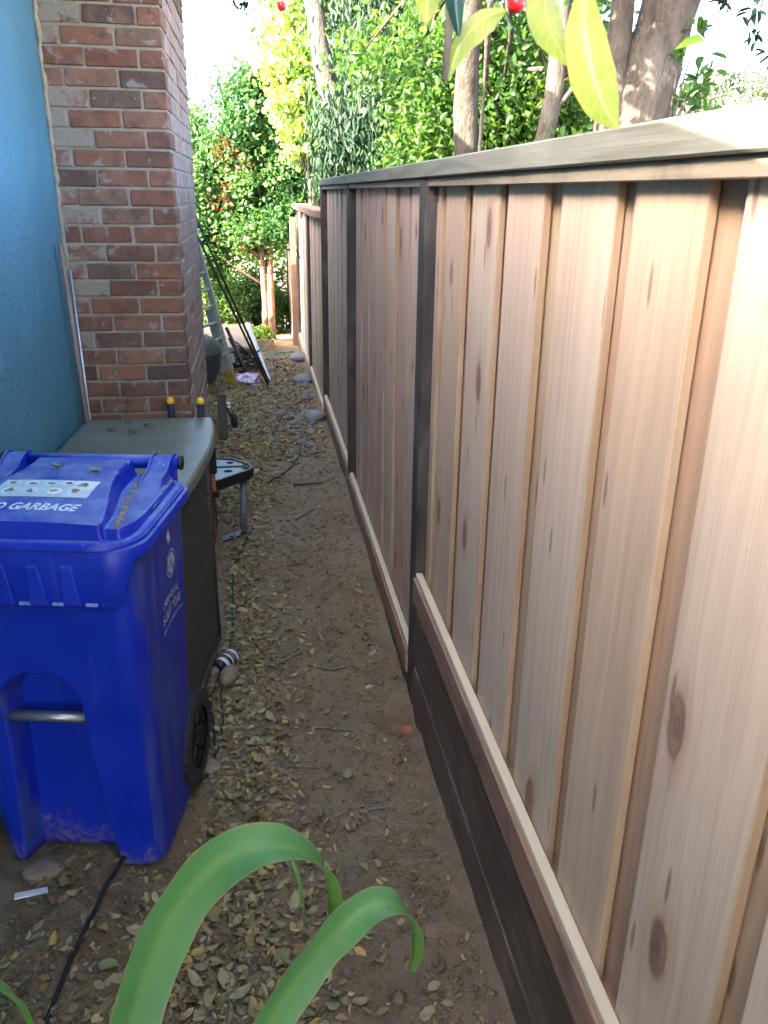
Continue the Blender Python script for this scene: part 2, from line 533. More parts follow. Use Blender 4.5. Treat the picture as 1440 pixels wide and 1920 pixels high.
# smeared mortar bead in the corner against the stucco
m = MB()
zz = np.arange(.4, 2.7, .018)
pts = [(-.004 + .004 * random.random(), .000 + .003 * random.random(), z) for z in zz]
m.tube(pts, [.006 + .006 * random.random() for _ in zz], 6)
m.obj('mortar_bead', M_MORT, chim)
COURSE, JN = .0567, .0085
BH = COURSE - JN
cache = {}
def brick_mesh(L, D, H, var, mat):
    key = (round(L, 4), round(D, 4), var, mat.name)
    if key not in cache:
        st = random.getstate()
        random.seed(hash(key[:3]) % 9999)
        b = MB().box(-L / 2, L / 2, -D / 2, D / 2, -H / 2, H / 2, bev=.0028, jit=.0011)
        cache[key] = b.mesh('brick', mat)
        random.setstate(st)
    return cache[key]
def course(z, kind):
    """bricks of one course: (x0,x1,y0,y1) local"""
    out = []
    if kind == 0:
        fr = [(0.0, .0525), (.061, .212), (.2205, .358)]
        side0 = .07
    else:
        fr = [(0.0, .12), (.1285, .2795), (.288, .358)]
        side0 = .151
    for i, (a, b) in enumerate(fr):
        out.append((a, b, 0, .07 if i < 2 else side0, i == 0, False))
    y = side0 + JN
    while y < 1.0 - .02:
        y1 = min(y + .151, 1.0)
        if y1 - y > .02:
            out.append((.288, .358, y, y1, False, True))
        y += .151 + JN
    return out
zlo, zhi = .60, 2.26
stuff = MB()
row = 0
z = -.1
while z < 3.5:
    for (a, b, y0, y1, left, side) in course(z, row % 2):
        j = [random.uniform(-.002, .002) for _ in range(3)]
        cx, cy, cz = (a + b) / 2 + j[0], (y0 + y1) / 2 + j[1], z + BH / 2 + j[2] * .6
        if zlo < z < zhi:
            mt = M_BRICKM if (left and random.random() < .6) else (M_BRICKSKY if side else M_BRICK)
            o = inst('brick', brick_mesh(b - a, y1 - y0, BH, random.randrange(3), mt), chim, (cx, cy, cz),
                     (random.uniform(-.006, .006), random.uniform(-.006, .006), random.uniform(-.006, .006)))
        else:
            stuff.box(cx - (b - a) / 2, cx + (b - a) / 2, cy - (y1 - y0) / 2, cy + (y1 - y0) / 2, cz - BH / 2, cz + BH / 2)
    z += COURSE
    row += 1
o = stuff.obj('brick_courses', M_BRICK, chim, fix=False)
o['kind'] = 'stuff'

# ------------------------------------------------------------------ fence
M_BOARD = wood('cedar_board', [(0.5316, 0.3963, 0.2781), (0.5258, 0.3536, 0.2732), (0.5778, 0.4445, 0.3072), (0.5201, 0.3374, 0.2634), (0.5605, 0.4231, 0.2976), (0.5432, 0.3857, 0.2439), (0.4854, 0.3590, 0.2781)], (0.2773, 0.1715, 0.1170), strength=.5)
M_EDGE = wood('cedar_saw_edge', [(0.3675, 0.2597, 0.1517), (0.3255, 0.2205, 0.1312), (0.4095, 0.2989, 0.1804)], (0.2100, 0.1127, 0.0492), knots=False, strength=.9)
M_INNER = wood('cedar_inner_board', [(.41, .27, .165), (.44, .31, .19), (.39, .24, .15), (.45, .33, .20)], (.24, .13, .08))
M_CAP = wood('grey_cap_board', [(0.1901, 0.1877, 0.1379), (0.1728, 0.1730, 0.1300), (0.1958, 0.1907, 0.1379)], (0.0979, 0.0851, 0.0520), 'Y', False, 1.3)
M_TRIM = wood('grey_trim', [(0.2970, 0.2387, 0.1584), (0.2673, 0.2203, 0.1505)], (0.1188, 0.0918, 0.0634), 'Y', False, .8, stain=(0.0693, 0.0551, 0.0396))
M_STRIP = wood('skylit_cedar_strip', [(0.6200, 0.5096, 0.3256), (0.5800, 0.4802, 0.3168)], (0.4200, 0.3038, 0.1672), 'Y', False, .5)  # paler than the base rail: sky light on its top put into the colour
M_RED = wood('red_kick_board', [(.38, .22, .145), (.34, .19, .12)], (.15, .08, .05), 'Y', False, 1.0, stain=(.13, .085, .065))
M_POST = wood('dark_post', [(0.0486, 0.0386, 0.0308), (0.0583, 0.0446, 0.0347), (0.0454, 0.0401, 0.0347)], (0.0162, 0.0133, 0.0115), 'Z', False, .8, stain=(0.0892, 0.0743, 0.0577))
M_KICK = wood('dark_retaining_board', [(0.1163, 0.0772, 0.0547), (0.1011, 0.0655, 0.0469), (0.1265, 0.0796, 0.0586)], (0.0329, 0.0235, 0.0176), 'Y', False, .9, stain=(0.1896, 0.1288, 0.0938))
def scratched(mat):
    """pale scuffs along the grain of an existing board material"""
    t = mat.node_tree
    k_ = NT.__new__(NT)
    k_.m, k_.t = mat, t
    bs = [n_ for n_ in t.nodes if n_.type == 'BSDF_PRINCIPLED'][0]
    src = bs.inputs['Base Color'].links[0].from_socket
    f1 = k_.noise(k_.coord((160, 9, 150), 31.0), 1.0, 3, .6)
    f2 = k_.noise(k_.coord((9, 4, 9), 31.0), 1.0, 3, .5)
    msk = k_.math('MULTIPLY', k_.rng(f1, .56, .66), k_.rng(f2, .42, .58))
    c1 = k_.mix(k_.math('MULTIPLY', msk, .55), src, (.27, .26, .23))
    f3 = k_.noise(k_.coord((5, 2.2, 5), 31.0), 1.0, 4, .6)
    c2 = k_.mix(k_.math('MULTIPLY', k_.rng(f3, .5, .72), .6), c1, (.085, .05, .038))
    t.links.new(c2, bs.inputs['Base Color'])
    bs.inputs['Roughness'].default_value = .55
scratched(M_KICK)
M_NEWPOST = wood('orange_new_post', [(.25, .115, .045), (.23, .11, .05)], (.15, .07, .03), 'Z', False, .6)

def board(parent, name, x0, x1, y0, y1, z0, z1, mats, bev=.0015):
    """upright or long board with its own local origin, sawn edge faces take the second material"""
    cx, cy, cz = (x0 + x1) / 2, (y0 + y1) / 2, z0
    b = MB().box(x0 - cx, x1 - cx, y0 - cy, y1 - cy, z0 - cz, z1 - cz, bev=bev)
    o = b.obj(name, mats, parent, None, fix=False)
    if isinstance(mats, list) and len(mats) > 1:
        for p_ in o.data.polygons:
            if abs(p_.normal.y) > .6:
                p_.material_index = 1
    pl = parent.location
    o.location = (cx - pl.x, cy - pl.y, cz - pl.z)
    return o

def fence_panel(fn, ya, yb, ztop, zstrip, edges, kick_boards=2, zground=-.15, redtop=True):
    """boards between two posts (faces at ya, yb), bottom strips and retaining boards"""
    for (a, b) in edges:
        dx = random.uniform(-.0025, .0025)
        board(fn, 'fence_board', .468 + dx, .482 + dx, a, b, zstrip - .06, ztop - .002, [M_BOARD, M_EDGE])
    gaps = sorted(edges)
    seq = [(ya - .02, gaps[0][0])] + [(gaps[i][1], gaps[i + 1][0]) for i in range(len(gaps) - 1)] + [(gaps[-1][1], yb + .02)]
    for (a, b) in seq:
        c_ = (a + b) / 2
        wdt = max(.13, (b - a) + .05)
        lo, hi = max(c_ - wdt / 2, ya + .002), min(c_ + wdt / 2, yb - .002)
        if hi - lo > .02:
            board(fn, 'inner_board', .4855, .503, lo, hi, zstrip - .05, ztop - .004, M_INNER)
    board(fn, 'trim_rail', .4475, .4655, ya + .003, yb - .003, ztop - .021, ztop - .001, M_TRIM)
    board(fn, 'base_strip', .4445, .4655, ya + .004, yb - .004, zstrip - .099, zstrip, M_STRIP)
    board(fn, 'base_rail', .4370, .4440, ya + .002 if ya > 2.4 or ya < 2 else ya, yb - .002, zstrip - .098, zstrip - .016, M_RED)
    zt = zstrip - .099
    hh = (zt - zground) / kick_boards
    for i in range(kick_boards):
        z0 = zground + hh * i
        board(fn, 'retaining_board', .4455 + .002 * i + random.uniform(0, .0015), .4655, ya + .003, yb - .003, z0 + (.003 if i else 0), z0 + hh - .001, M_KICK, bev=.004)

def run(y0, y1, wdt, gap, jw=.012, jg=.012):
    out = []
    y = y0
    while y + wdt < y1 + .001:
        ww = wdt + random.uniform(-jw, jw)
        out.append((y, min(y + ww, y1)))
        y += ww + gap + random.uniform(-jg, jg)
    return out

fence = thing('wood_fence', 'tall new cedar board fence with dark posts and a grey cap along the dirt path', 'fence', (.44, 2.3, 0))
PY = [-1.55, .36, 2.305, 4.245, 6.0]
for y in PY:
    board(fence, 'post', .4435, .5335, y - .045, y + .045, -.35, 1.6865, M_POST, bev=.004)
ZT = 1.6868
edA = [(a_ * 1.026, b_ * 1.026) for a_, b_ in [(.42, .525), (.572, .763), (.832, 1.004), (1.062, 1.262), (1.338, 1.54), (1.597, 1.80), (1.875, 2.065), (2.125, 2.175)]]
fence_panel(fence, .405, 2.26, ZT, .548, edA, 2, -.02)
fence_panel(fence, -1.505, .315, ZT, .548, run(-1.46, .30, .205, .05), 2, -.02)
fence_panel(fence, 2.35, 4.20, ZT, .228, run(2.395, 4.185, .195, .048), 1, -.02)
fence_panel(fence, 4.29, 5.955, ZT, .248, run(4.335, 5.94, .195, .045), 1, -.02)
for (a, b) in ((-1.65, .362), (.365, 4.243), (4.246, 6.055)):
    board(fence, 'cap_board', .437, .587, a, b, 1.6872, 1.7275, M_CAP, bev=.003)

fence2 = thing('wood_fence', 'lower far section of cedar fence stepping down beyond the last tall dark post', 'fence', (.44, 6.1, 0))
Z2 = 1.475
for y in (7.77, 9.86):
    board(fence2, 'post', .4435, .5335, y - .045, y + .045, -.5, Z2 - .0005, M_POST, bev=.004)
fence_panel(fence2, 6.06, 7.725, Z2, .112, run(6.09, 7.71, .195, .045), 1, -.10)
fence_panel(fence2, 7.815, 9.815, Z2, .095, run(7.86, 9.80, .195, .045), 1, -.2)
for (a, b) in ((6.06, 7.77), (7.773, 9.92)):
    board(fence2, 'cap_board', .410, .56, a, b, Z2, Z2 + .05, M_RED, bev=.003)

fence3 = thing('wood_fence', 'farthest low fence panel with a sunlit orange post under the twin trunk tree', 'fence', (.44, 10.2, 0))
board(fence3, 'post', .385, .450, 10.16, 10.24, -.5, 1.37, M_NEWPOST, bev=.004)
board(fence3, 'post', .405, .48, 12.3, 12.38, -.8, .9, M_POST, bev=.004)
for (a, b) in run(10.30, 12.28, .195, .05):
    board(fence3, 'fence_board', .425, .445, a, b, -.25, .95, [M_BOARD, M_EDGE])
board(fence3, 'inner_board', .447, .465, 10.25, 12.29, -.3, .93, M_INNER)
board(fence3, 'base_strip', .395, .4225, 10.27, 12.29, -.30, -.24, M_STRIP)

# ------------------------------------------------------------------ rubbish cart
k = NT('blue_plastic')
v = k.coord()
n1 = k.noise(v, 9, 5, .6)
n2 = k.noise(v, 160, 4, .6)
n3 = k.noise(k.coord((30, 30, 2.5)), 1.0, 4)
geo = k.n('NewGeometry')
up = k.n('SeparateXYZ', {0: geo.outputs['Normal']}).outputs[2]
c = k.mix(k.rng(n1, .3, .7), (.001, .019, .33), (.002, .027, .40))
c = k.mix(k.math('MULTIPLY', k.rng(n3, .58, .8), .10), c, (.20, .22, .42))
dust = k.math('MULTIPLY', k.rng(up, .55, .95), k.rng(k.noise(v, 14, 6, .7), .28, .68, .16, .78))
c = k.mix(dust, c, (.20, .28, .46))
speck = k.math('MULTIPLY', k.rng(k.noise(v, 190, 2), .66, .72), k.rng(up, .2, .9, .10, .8))
c = k.mix(speck, c, (.5, .52, .55))
zc = k.n('SeparateXYZ', {0: k.coord()}).outputs[2]
mud = k.math('MULTIPLY', k.rng(k.math('ADD', zc, k.math('MULTIPLY', k.math('SUBTRACT', k.noise(k.coord((1, 1, .5)), 16, 6, .7), .5), .5)), .10, -.02), k.rng(k.noise(k.coord(), 70, 4, .6), .35, .6))
c = k.mix(k.math('MULTIPLY', mud, .7), c, (.20, .15, .10))
scf = k.math('MULTIPLY', k.rng(k.noise(k.coord((9, 9, 130)), 1.0, 3, .6), .66, .74), k.rng(k.noise(k.coord(), 5, 3), .52, .66))
c = k.mix(k.math('MULTIPLY', scf, .5), c, (.22, .28, .55))
M_BIN = k.done(k.principled(c, k.rng(n1, .3, .7, .34, .48), k.bump(n2, .06, .002), spec=.45))
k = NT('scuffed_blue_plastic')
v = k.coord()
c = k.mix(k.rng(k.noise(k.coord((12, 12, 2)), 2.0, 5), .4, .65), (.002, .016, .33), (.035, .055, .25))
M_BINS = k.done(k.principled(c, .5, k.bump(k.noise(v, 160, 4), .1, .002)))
M_BLACKP = plain('black_plastic', (.012, .012, .013), .45)
M_RUBBER = plain('black_rubber', (.022, .022, .021), .8)
M_STEEL = plain('galvanised_steel', (.42, .43, .42), .38, metal=.85, scale=40)
M_WHITEINK = plain('white_print', (.72, .76, .78), .6, var=.12, scale=60)
M_SIDEINK = plain('grey_side_print', (.34, .37, .44), .6, var=.45, scale=45)  # greyer and bluer than the lid print
M_STICK = plain('pale_sticker', (.50, .62, .64), .45, var=.1, scale=30)
M_STICKC = plain('sticker_green_picture', (.18, .27, .17), .5, scale=120, var=.5)
M_STICKR = plain('sticker_orange_picture', (.40, .19, .09), .5, scale=120, var=.5)
M_STICKW = plain('sticker_white_oval', (.68, .74, .72), .5)

BIN = thing('garbage_cart', 'blue wheeled garbage cart with white lettering on its dusty lid', 'garbage cart', (-.42, 1.97, .12), R(-10.6))
def rrect(hw, v0, v1, r, nf=161, ns=16, nc=7):
    """rounded rectangle, front edge first, dense along the front"""
    pts = []
    for t in np.linspace(-1, 1, nf):
        pts.append((t * (hw - r), v0))
    for a in np.linspace(-90, 0, nc + 1)[1:]:
        pts.append((hw - r + r * math.cos(R(a)), v0 + r + r * math.sin(R(a))))
    for t in np.linspace(0, 1, ns + 1)[1:]:
        pts.append((hw, v0 + r + (v1 - r - v0 - r) * t))
    for a in np.linspace(0, 90, nc + 1)[1:]:
        pts.append((hw - r + r * math.cos(R(a)), v1 - r + r * math.sin(R(a))))
    for t in np.linspace(1, -1, 13)[1:]:
        pts.append((t * (hw - r), v1))
    for a in np.linspace(90, 180, nc + 1)[1:]:
        pts.append((-hw + r + r * math.cos(R(a)), v1 - r + r * math.sin(R(a))))
    for t in np.linspace(1, 0, ns + 1)[1:]:
        pts.append((-hw, v0 + r + (v1 - r - v0 - r) * t))
    for a in np.linspace(180, 270, nc + 1)[1:-1]:
        pts.append((-hw + r + r * math.cos(R(a)), v0 + r + r * math.sin(R(a))))
    return pts
def ss(x, a, b):
    t = min(1, max(0, (x - a) / (b - a)))
    return t * t * (3 - 2 * t)
def dims(h):
    t = h / .80
    return .197 + .028 * t, -.345 - .055 * t, -.03 + .025 * t
# body: lofted rings, the front pressed in round the lift bar
hs = list(np.linspace(0, .60, 121)) + list(np.linspace(.62, .862, 12))
rings = []
for h in hs:
    hw, v0, v1 = dims(h)
    ring = []
    RC = -.022
    for (a, b) in rrect(hw, v0, v1, .055):
        if b < v0 + .02 and abs(a - RC) < .16:
            W = .090 + .028 * (1 - min(1, h / .33)) ** 1.0
            if h > .47:
                dd = math.hypot(a - RC, h - .47) - .090
            else:
                dd = abs(a - RC) - W
            b += .062 * ss(-dd, -.004, .022)
        if h < .16:
            b += (.16 - h) * .0
        ring.append((a, b, h))
    rings.append(ring)
n = len(rings[0])
m = MB()
m.add([p_ for r_ in rings for p_ in r_], [(i * n + j, i * n + (j + 1) % n, (i + 1) * n + (j + 1) % n, (i + 1) * n + j) for i in range(len(rings) - 1) for j in range(n)] + [tuple(range(n - 1, -1, -1))], 0, True)
body = m.obj('body', [M_BIN, M_BINS], BIN)
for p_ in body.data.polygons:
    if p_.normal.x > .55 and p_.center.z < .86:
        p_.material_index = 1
# collar with the deep front apron
hw, v0, v1 = dims(.83)
out_ = rrect(hw + .022, v0 - .022, v1 + .012, .075)
inn = rrect(hw - .004, v0 + .004, v1 - .004, .055)
bot = []
for (a, b) in out_:
    if b < v0 + .06:
        lo = .744 + .098 * ss(abs(a), .198, .236)
    else:
        lo = .842
    bot.append(lo)
m = MB()
n = len(out_)
ringsA = [[(a, b + .010 * ss(.865 - lo, .04, .1) * (1 if b < -.3 else 0), lo) for (a, b), lo in zip(inn, bot)],
          [(a * .985, b * .985, lo) for (a, b), lo in zip(out_, bot)],
          [(a * .99, b * .99, lo + .004) for (a, b), lo in zip(out_, bot)],
          [(a, b, .835 + (lo - .835) * .25 if lo < .83 else lo + .006) for (a, b), lo in zip(out_, bot)],
          [(a, b, .864) for (a, b) in out_], [(a * .993, b * .993, .869) for (a, b) in out_], [(a, b, .869) for (a, b) in inn]]
m.add([p_ for r_ in ringsA for p_ in r_], [(i * n + j, i * n + (j + 1) % n, (i + 1) * n + (j + 1) % n, (i + 1) * n + j) for i in range(len(ringsA) - 1) for j in range(n)], 0, True)
col_ = m.obj('collar', M_BIN, BIN)
# stiffening ribs on the apron and the light tabs under them
for i, a in enumerate((-.166, -.098, -.030, .038, .106)):
    hwt, hwb = .012, .021
    vt, vb = v0 - .0225, v0 * .985 - .019
    q = [(a - hwt - .008, vt, .838), (a + hwt - .008, vt, .838), (a + hwb, vb, .755), (a - hwb, vb, .755),
         (a - hwt - .004, vt - .005, .832), (a + hwt - .012, vt - .005, .832), (a + hwb - .003, vb - .020, .755), (a - hwb + .003, vb - .020, .755)]
    m = MB().add(q, [(0, 1, 5, 4), (1, 2, 6, 5), (2, 3, 7, 6), (3, 0, 4, 7), (4, 5, 6, 7)])
    m.obj('rib', M_BIN, BIN)
M_TAB = plain('dusty_light_blue_plastic', (.20, .30, .62), .5, scale=80, var=.3)
for a in (-.132, -.064, .004, .072, .14):
    m = MB().box(a - .012, a + .012, v0 * .985 - .0285, v0 * .985 - .012, .7465, .7535, bev=.001)
    m.obj('drain_tab', M_TAB, BIN)
# lift bar
m = MB().tube([(-.115, -.352, .428), (.071, -.352, .428)], .0125, 14)
m.obj('lift_bar', M_STEEL, BIN)
# lid: a pressed sheet
LW, LF, LB = .238, -.428, -.018
def lid_hw(v):
    r = .095
    if v < LF + r:
        return LW - r + math.sqrt(max(0, r * r - (LF + r - v) ** 2))
    rb = .05
    if v > LB - rb:
        return LW - rb + math.sqrt(max(0, rb * rb - (v - LB + rb) ** 2))
    return LW
def lid_h(u, v):
    au = abs(u)
    hwv = lid_hw(v)
    d = min(hwv - au, v - LF + .004)
    h = .876 + .004 * ss(d, .002, .006) + .006 * ss(-v, .39, .42) * ss(d, .004, .012)
    h += (.012 + .010 * ss(-v, .24, .38)) * ss(d, .016, .026) * ss(v, -.392, -.384)
    wv = .120 + .052 * ss(-v, .10, .41)
    p_ = ss(wv - au, 0, .010) * ss(v, -.404, -.398) * ss(-v, .022, .034)
    top = .929 + .006 * (1 - (au / .18) ** 2) - .016 * ss(-v, .22, .40)
    h = h + p_ * (top - h)
    st = ss(au, .150, .157) * ss(-au, -.206, -.199) * ss(v, -.135, -.09)
    h += .016 * st * (1 - p_)
    return h
vrows = np.unique(np.round(np.concatenate([np.linspace(LF + .0005, LB - .0005, 56), np.linspace(-.410, -.380, 24), np.linspace(-.04, -.02, 10)]), 5))
us = np.unique(np.concatenate([np.linspace(-1, 1, 81), np.linspace(.48, .80, 48), -np.linspace(.48, .80, 48), np.linspace(.88, 1, 14), -np.linspace(.88, 1, 14)]))
vs_, fs = [], []
for v_ in vrows:
    hwv = lid_hw(v_)
    for s_ in us:
        vs_.append((s_ * hwv, v_, lid_h(s_ * hwv, v_)))
nu, nv = len(us), len(vrows)
for i in range(nv - 1):
    for j in range(nu - 1):
        fs.append((i * nu + j, i * nu + j + 1, (i + 1) * nu + j + 1, (i + 1) * nu + j))
loop = [j for j in range(nu)] + [i * nu + nu - 1 for i in range(1, nv)] + [(nv - 1) * nu + j for j in range(nu - 2, -1, -1)] + [i * nu for i in range(nv - 2, 0, -1)]
b0 = len(vs_)
vs_ += [(vs_[i][0] * 1.004, vs_[i][1] * 1.003, .8705) for i in loop]
nl = len(loop)
fs += [(loop[i], b0 + i, b0 + (i + 1) % nl, loop[(i + 1) % nl]) for i in range(nl)]
m = MB().add(vs_, fs, 0, True)
lid = m.obj('lid', M_BIN, BIN)
try:
    lid.data.set_sharp_from_angle(angle=R(40))
    body.data.set_sharp_from_angle(angle=R(50))
    col_.data.set_sharp_from_angle(angle=R(40))
except Exception:
    pass
def drape(poly_grid, name, mat, lift, parent):
    """small flat print laid over the lid: list of rows of (u, v)"""
    nr, nc = len(poly_grid), len(poly_grid[0])
    q = [(a, b, lid_h(a, b) + lift) for r_ in poly_grid for (a, b) in r_]
    f_ = [(i * nc + j, i * nc + j + 1, (i + 1) * nc + j + 1, (i + 1) * nc + j) for i in range(nr - 1) for j in range(nc - 1)]
    return MB().add(q, f_, 0, True).obj(name, mat, parent, fix=False)
def gridrect(u0, u1, v0_, v1_, skew=0.0, nn=14):
    return [[(u0 + (u1 - u0) * i / nn + skew * j / 4, v0_ + (v1_ - v0_) * j / 4) for i in range(nn + 1)] for j in range(5)]
stk = drape(gridrect(-.108, .100, -.290, -.200), 'sticker', M_STICK, .0012, lid)
drape(gridrect(.050, .099, -.288, -.202, 0, 6), 'sticker_panel', M_STICKW, .0018, lid)
def disc(u, v_, ru, rv, nn=20):
    return [[(u, v_)] * (nn + 1), [(u + ru * math.cos(2 * math.pi * i / nn), v_ + rv * math.sin(2 * math.pi * i / nn)) for i in range(nn + 1)]]
for i, (u_, v_) in enumerate([(-.082, -.222), (-.042, -.222), (-.002, -.222), (.036, -.222), (-.075, -.262), (-.028, -.264), (.022, -.264)]):
    drape(disc(u_, v_, .0165, .0155), 'picture_oval', M_STICKW, .0018, lid)
    for q in range(3):
        drape(disc(u_ + random.uniform(-.006, .006), v_ + random.uniform(-.005, .005), random.uniform(.003, .009), random.uniform(.003, .006), 9), 'picture', M_STICKC if i % 3 else M_STICKR, .0022 + q * .0003, lid)
for (u_, v_) in ((.075, -.226), (.073, -.264)):
    for q in range(4):
        drape(disc(u_ + random.uniform(-.011, .011), v_ + random.uniform(-.008, .008), random.uniform(.004, .010), random.uniform(.003, .006), 9), 'picture', M_STICKR, .0022 + q * .0003, lid)

def text_mesh(body_, shear=0.0):
    cu = bpy.data.curves.new('lettering', 'FONT')
    cu.body = body_
    cu.align_x = 'CENTER'
    cu.shear = shear
    cu.offset = .028
    cu.resolution_u = 3
    o = bpy.data.objects.new('lettering', cu)
    COL.objects.link(o)
    bpy.context.view_layer.update()
    me = bpy.data.meshes.new_from_object(o.evaluated_get(bpy.context.evaluated_depsgraph_get()))
    bpy.data.objects.remove(o)
    bpy.data.curves.remove(cu)
    return me
def lettering(txt, width, height, fn, mat, parent, shear=0.0, bold=0):
    me = text_mesh(txt, shear)
    co = np.array([p_.co[:] for p_ in me.vertices])
    mn, mx = co.min(0), co.max(0)
    for p_ in me.vertices:
        a = (p_.co.x - (mn[0] + mx[0]) / 2) / (mx[0] - mn[0]) * width
        b = (p_.co.y - mn[1]) / (mx[1] - mn[1]) * height
        p_.co = fn(a, b)
    me.materials.clear()
    me.materials.append(mat)
    o = bpy.data.objects.new('lettering', me)
    link(o, parent)
    return o
lettering('NO GARBAGE', .205, .030, lambda a, b: (a - .001, -.347 + b, lid_h(a, -.347 + b) + .0014), M_WHITEINK, lid, .25)
# print on the right side
def side_u(v_, h):
    hw_, _, _ = dims(h)
    return hw_ + .0012
def sidefn(v0_, h0, arc=0.0):
    return lambda a, b: (side_u(0, h0 + b + arc * a * a), v0_ + a, h0 + b + arc * a * a)
lettering('DISPOSAL', .125, .018, sidefn(-.170, .640, -1.5), M_SIDEINK, body)
lettering('SOLUTIONS', .140, .026, sidefn(-.168, .604, -1.5), M_SIDEINK, body)
lettering('www.disposalsolutions', .160, .012, sidefn(-.160, .580, -1.5), M_SIDEINK, body)
def side_disc(name, v_, h, r0, r1, mat, lift):
    q, f_ = [], []
    for i in range(28):
        a = 2 * math.pi * i / 28
        for rr in (r0, r1):
            q.append((side_u(0, h + rr * math.sin(a)) + lift, v_ + rr * math.cos(a), h + rr * math.sin(a)))
    for i in range(28):
        j = (i + 1) % 28
        f_.append((2 * i, 2 * i + 1, 2 * j + 1, 2 * j))
    return MB().add(q, f_).obj(name, mat, body, fix=False)
side_disc('emblem_ring', -.160, .725, .030, .034, M_SIDEINK, 0)
side_disc('emblem_disc', -.160, .725, .001, .025, M_SIDEINK, 0)
lettering('2', .012, .016, sidefn(-.160, .717), M_BINS, body).location = (.0006, 0, 0)
m = MB().add([(side_u(0, .79), -.175, .775), (side_u(0, .79), -.155, .785), (side_u(0, .80), -.165, .815), (side_u(0, .8), -.185, .80)], [(0, 1, 2, 3)])
m.obj('emblem_arrow', M_SIDEINK, body, fix=False)
# hinge tube, straps and grip ridges
m = MB().tube([(-.214, .006, .915), (.214, .006, .915)], .0165, 16)
hb = m.obj('hinge_handle', M_BIN, BIN)
for s_ in (-1, 1):
    m = MB().tube([(s_ * .2142, .006, .915), (s_ * .2205, .006, .915)], .0178, 16)
    m.obj('end_cap', M_BLACKP, hb)
    m = MB().box(s_ * .190 - .014, s_ * .190 + .014, -.012, .016, .858, .905, bev=.003)
    m.obj('hinge_bracket', M_BIN, BIN)
    q = []
    for (y_, z_) in ((-.10, .906), (-.06, .912), (-.03, .926), (-.004, .934), (.02, .929)):
        q += [(s_ * .157, y_, z_), (s_ * .199, y_, z_), (s_ * .203, y_, z_ - .028), (s_ * .153, y_, z_ - .028)]
    m = MB().add(q, [(4 * i + a, 4 * i + (a + 1) % 4, 4 * i + 4 + (a + 1) % 4, 4 * i + 4 + a) for i in range(4) for a in range(4)] + [(0, 3, 2, 1), (16, 17, 18, 19)], 0, False)
    st_ = m.obj('hinge_strap', M_BIN, BIN)
    for e_ in (.155, .201):
        q = []
        for (y_, z_) in ((-.125, .893), (-.10, .911), (-.06, .917), (-.03, .932), (-.004, .940), (.02, .933)):
            q += [(s_ * e_ - .0025, y_, z_ - .01), (s_ * e_ + .0025, y_, z_ - .01), (s_ * e_ + .0025, y_, z_), (s_ * e_ - .0025, y_, z_)]
        m = MB().add(q, [(4 * i + a, 4 * i + (a + 1) % 4, 4 * i + 4 + (a + 1) % 4, 4 * i + 4 + a) for i in range(5) for a in range(4)] + [(0, 3, 2, 1), (20, 21, 22, 23)])
        m.obj('strap_edge', M_BIN, st_)
    for i in range(5):
        a = s_ * (.192 + .0075 * i)
        m = MB().box(a - .0016, a + .0016, -.255 + .003 * i, -.205 + .003 * i, .8905, .8932, bev=.0006)
        m.obj('grip_ridge', M_BIN, lid)
# wheels
for s_ in (-1, 1):
    wh = bpy.data.objects.new('wheel', None)
    wh.location = (s_ * .192, -.012, .128)
    link(wh, BIN)
    prof = [(.085, -.021), (.110, -.022), (.1255, -.018), (.128, -.010), (.128, .010), (.1255, .018), (.110, .022), (.085, .021)]
    m = MB().lathe(prof, (0, 0, 0), (1, 0, 0), 48)
    for i in range(36):
        a0 = 2 * math.pi * i / 36
        for sd_ in (-1, 1):
            a = a0 + (.045 if sd_ > 0 else 0)
            ca, sa = math.cos(a), math.sin(a)
            q = []
            for rr in (.1265, .1312):
                for x_ in (sd_ * .002, sd_ * .019):
                    for da in (-.058, .058):
                        q.append((x_, rr * math.cos(a + da), rr * math.sin(a + da)))
            m.add(q, [(0, 1, 3, 2), (4, 6, 7, 5), (0, 4, 5, 1), (2, 3, 7, 6), (0, 2, 6, 4), (1, 5, 7, 3)])
    m.obj('tyre', M_RUBBER, wh)
    m = MB().lathe([(.001, .012), (.022, .014), (.024, .006), (.07, .004), (.078, .014), (.087, .014), (.087, -.014), (.001, -.014)], (0, 0, 0), (s_, 0, 0), 32)
    for i in range(6):
        a = 2 * math.pi * i / 6
        d_ = Vector((0, math.cos(a), math.sin(a)))
        m.tube([d_ * .02 + Vector((s_ * .008, 0, 0)), d_ * .08 + Vector((s_ * .008, 0, 0))], .007, 6)
    m.obj('rim', M_BLACKP, wh)
m = MB().tube([(-.19, -.012, .128), (.19, -.012, .128)], .008, 8)
m.obj('axle', M_STEEL, BIN)
# yellowish dust swept into the lid grooves
M_LITTERDUST = plain('pollen_dust', (.40, .36, .22), .9, scale=90, var=.4)
q = []
for _ in range(1500):
    t = random.random() ** .8
    v_ = -.06 - .325 * t
    u_ = .1335 + .052 * ss(-v_, .10, .41) + abs(random.gauss(0, .006 + .007 * math.exp(-((v_ + .15) / .07) ** 2)))
    if random.random() < .15:
        u_, v_ = random.uniform(-.2, .22), random.uniform(-.4, -.04)
    elif random.random() < .1:
        u_, v_ = random.uniform(.205, .215), random.uniform(-.13, -.06)
    q.append((u_, v_))
q = np.array(q)
cz = np.array([lid_h(a, b) for a, b in q]) + .0015
cc = np.column_stack([q, cz])
co, tr = leaf_arrays(cc, rng.uniform(.0015, .005, len(cc)), rng.uniform(.001, .002, len(cc)), rng.normal(0, 1, (len(cc), 3)) * [1, 1, .2], np.tile([0, 0, 1.], (len(cc), 1)))
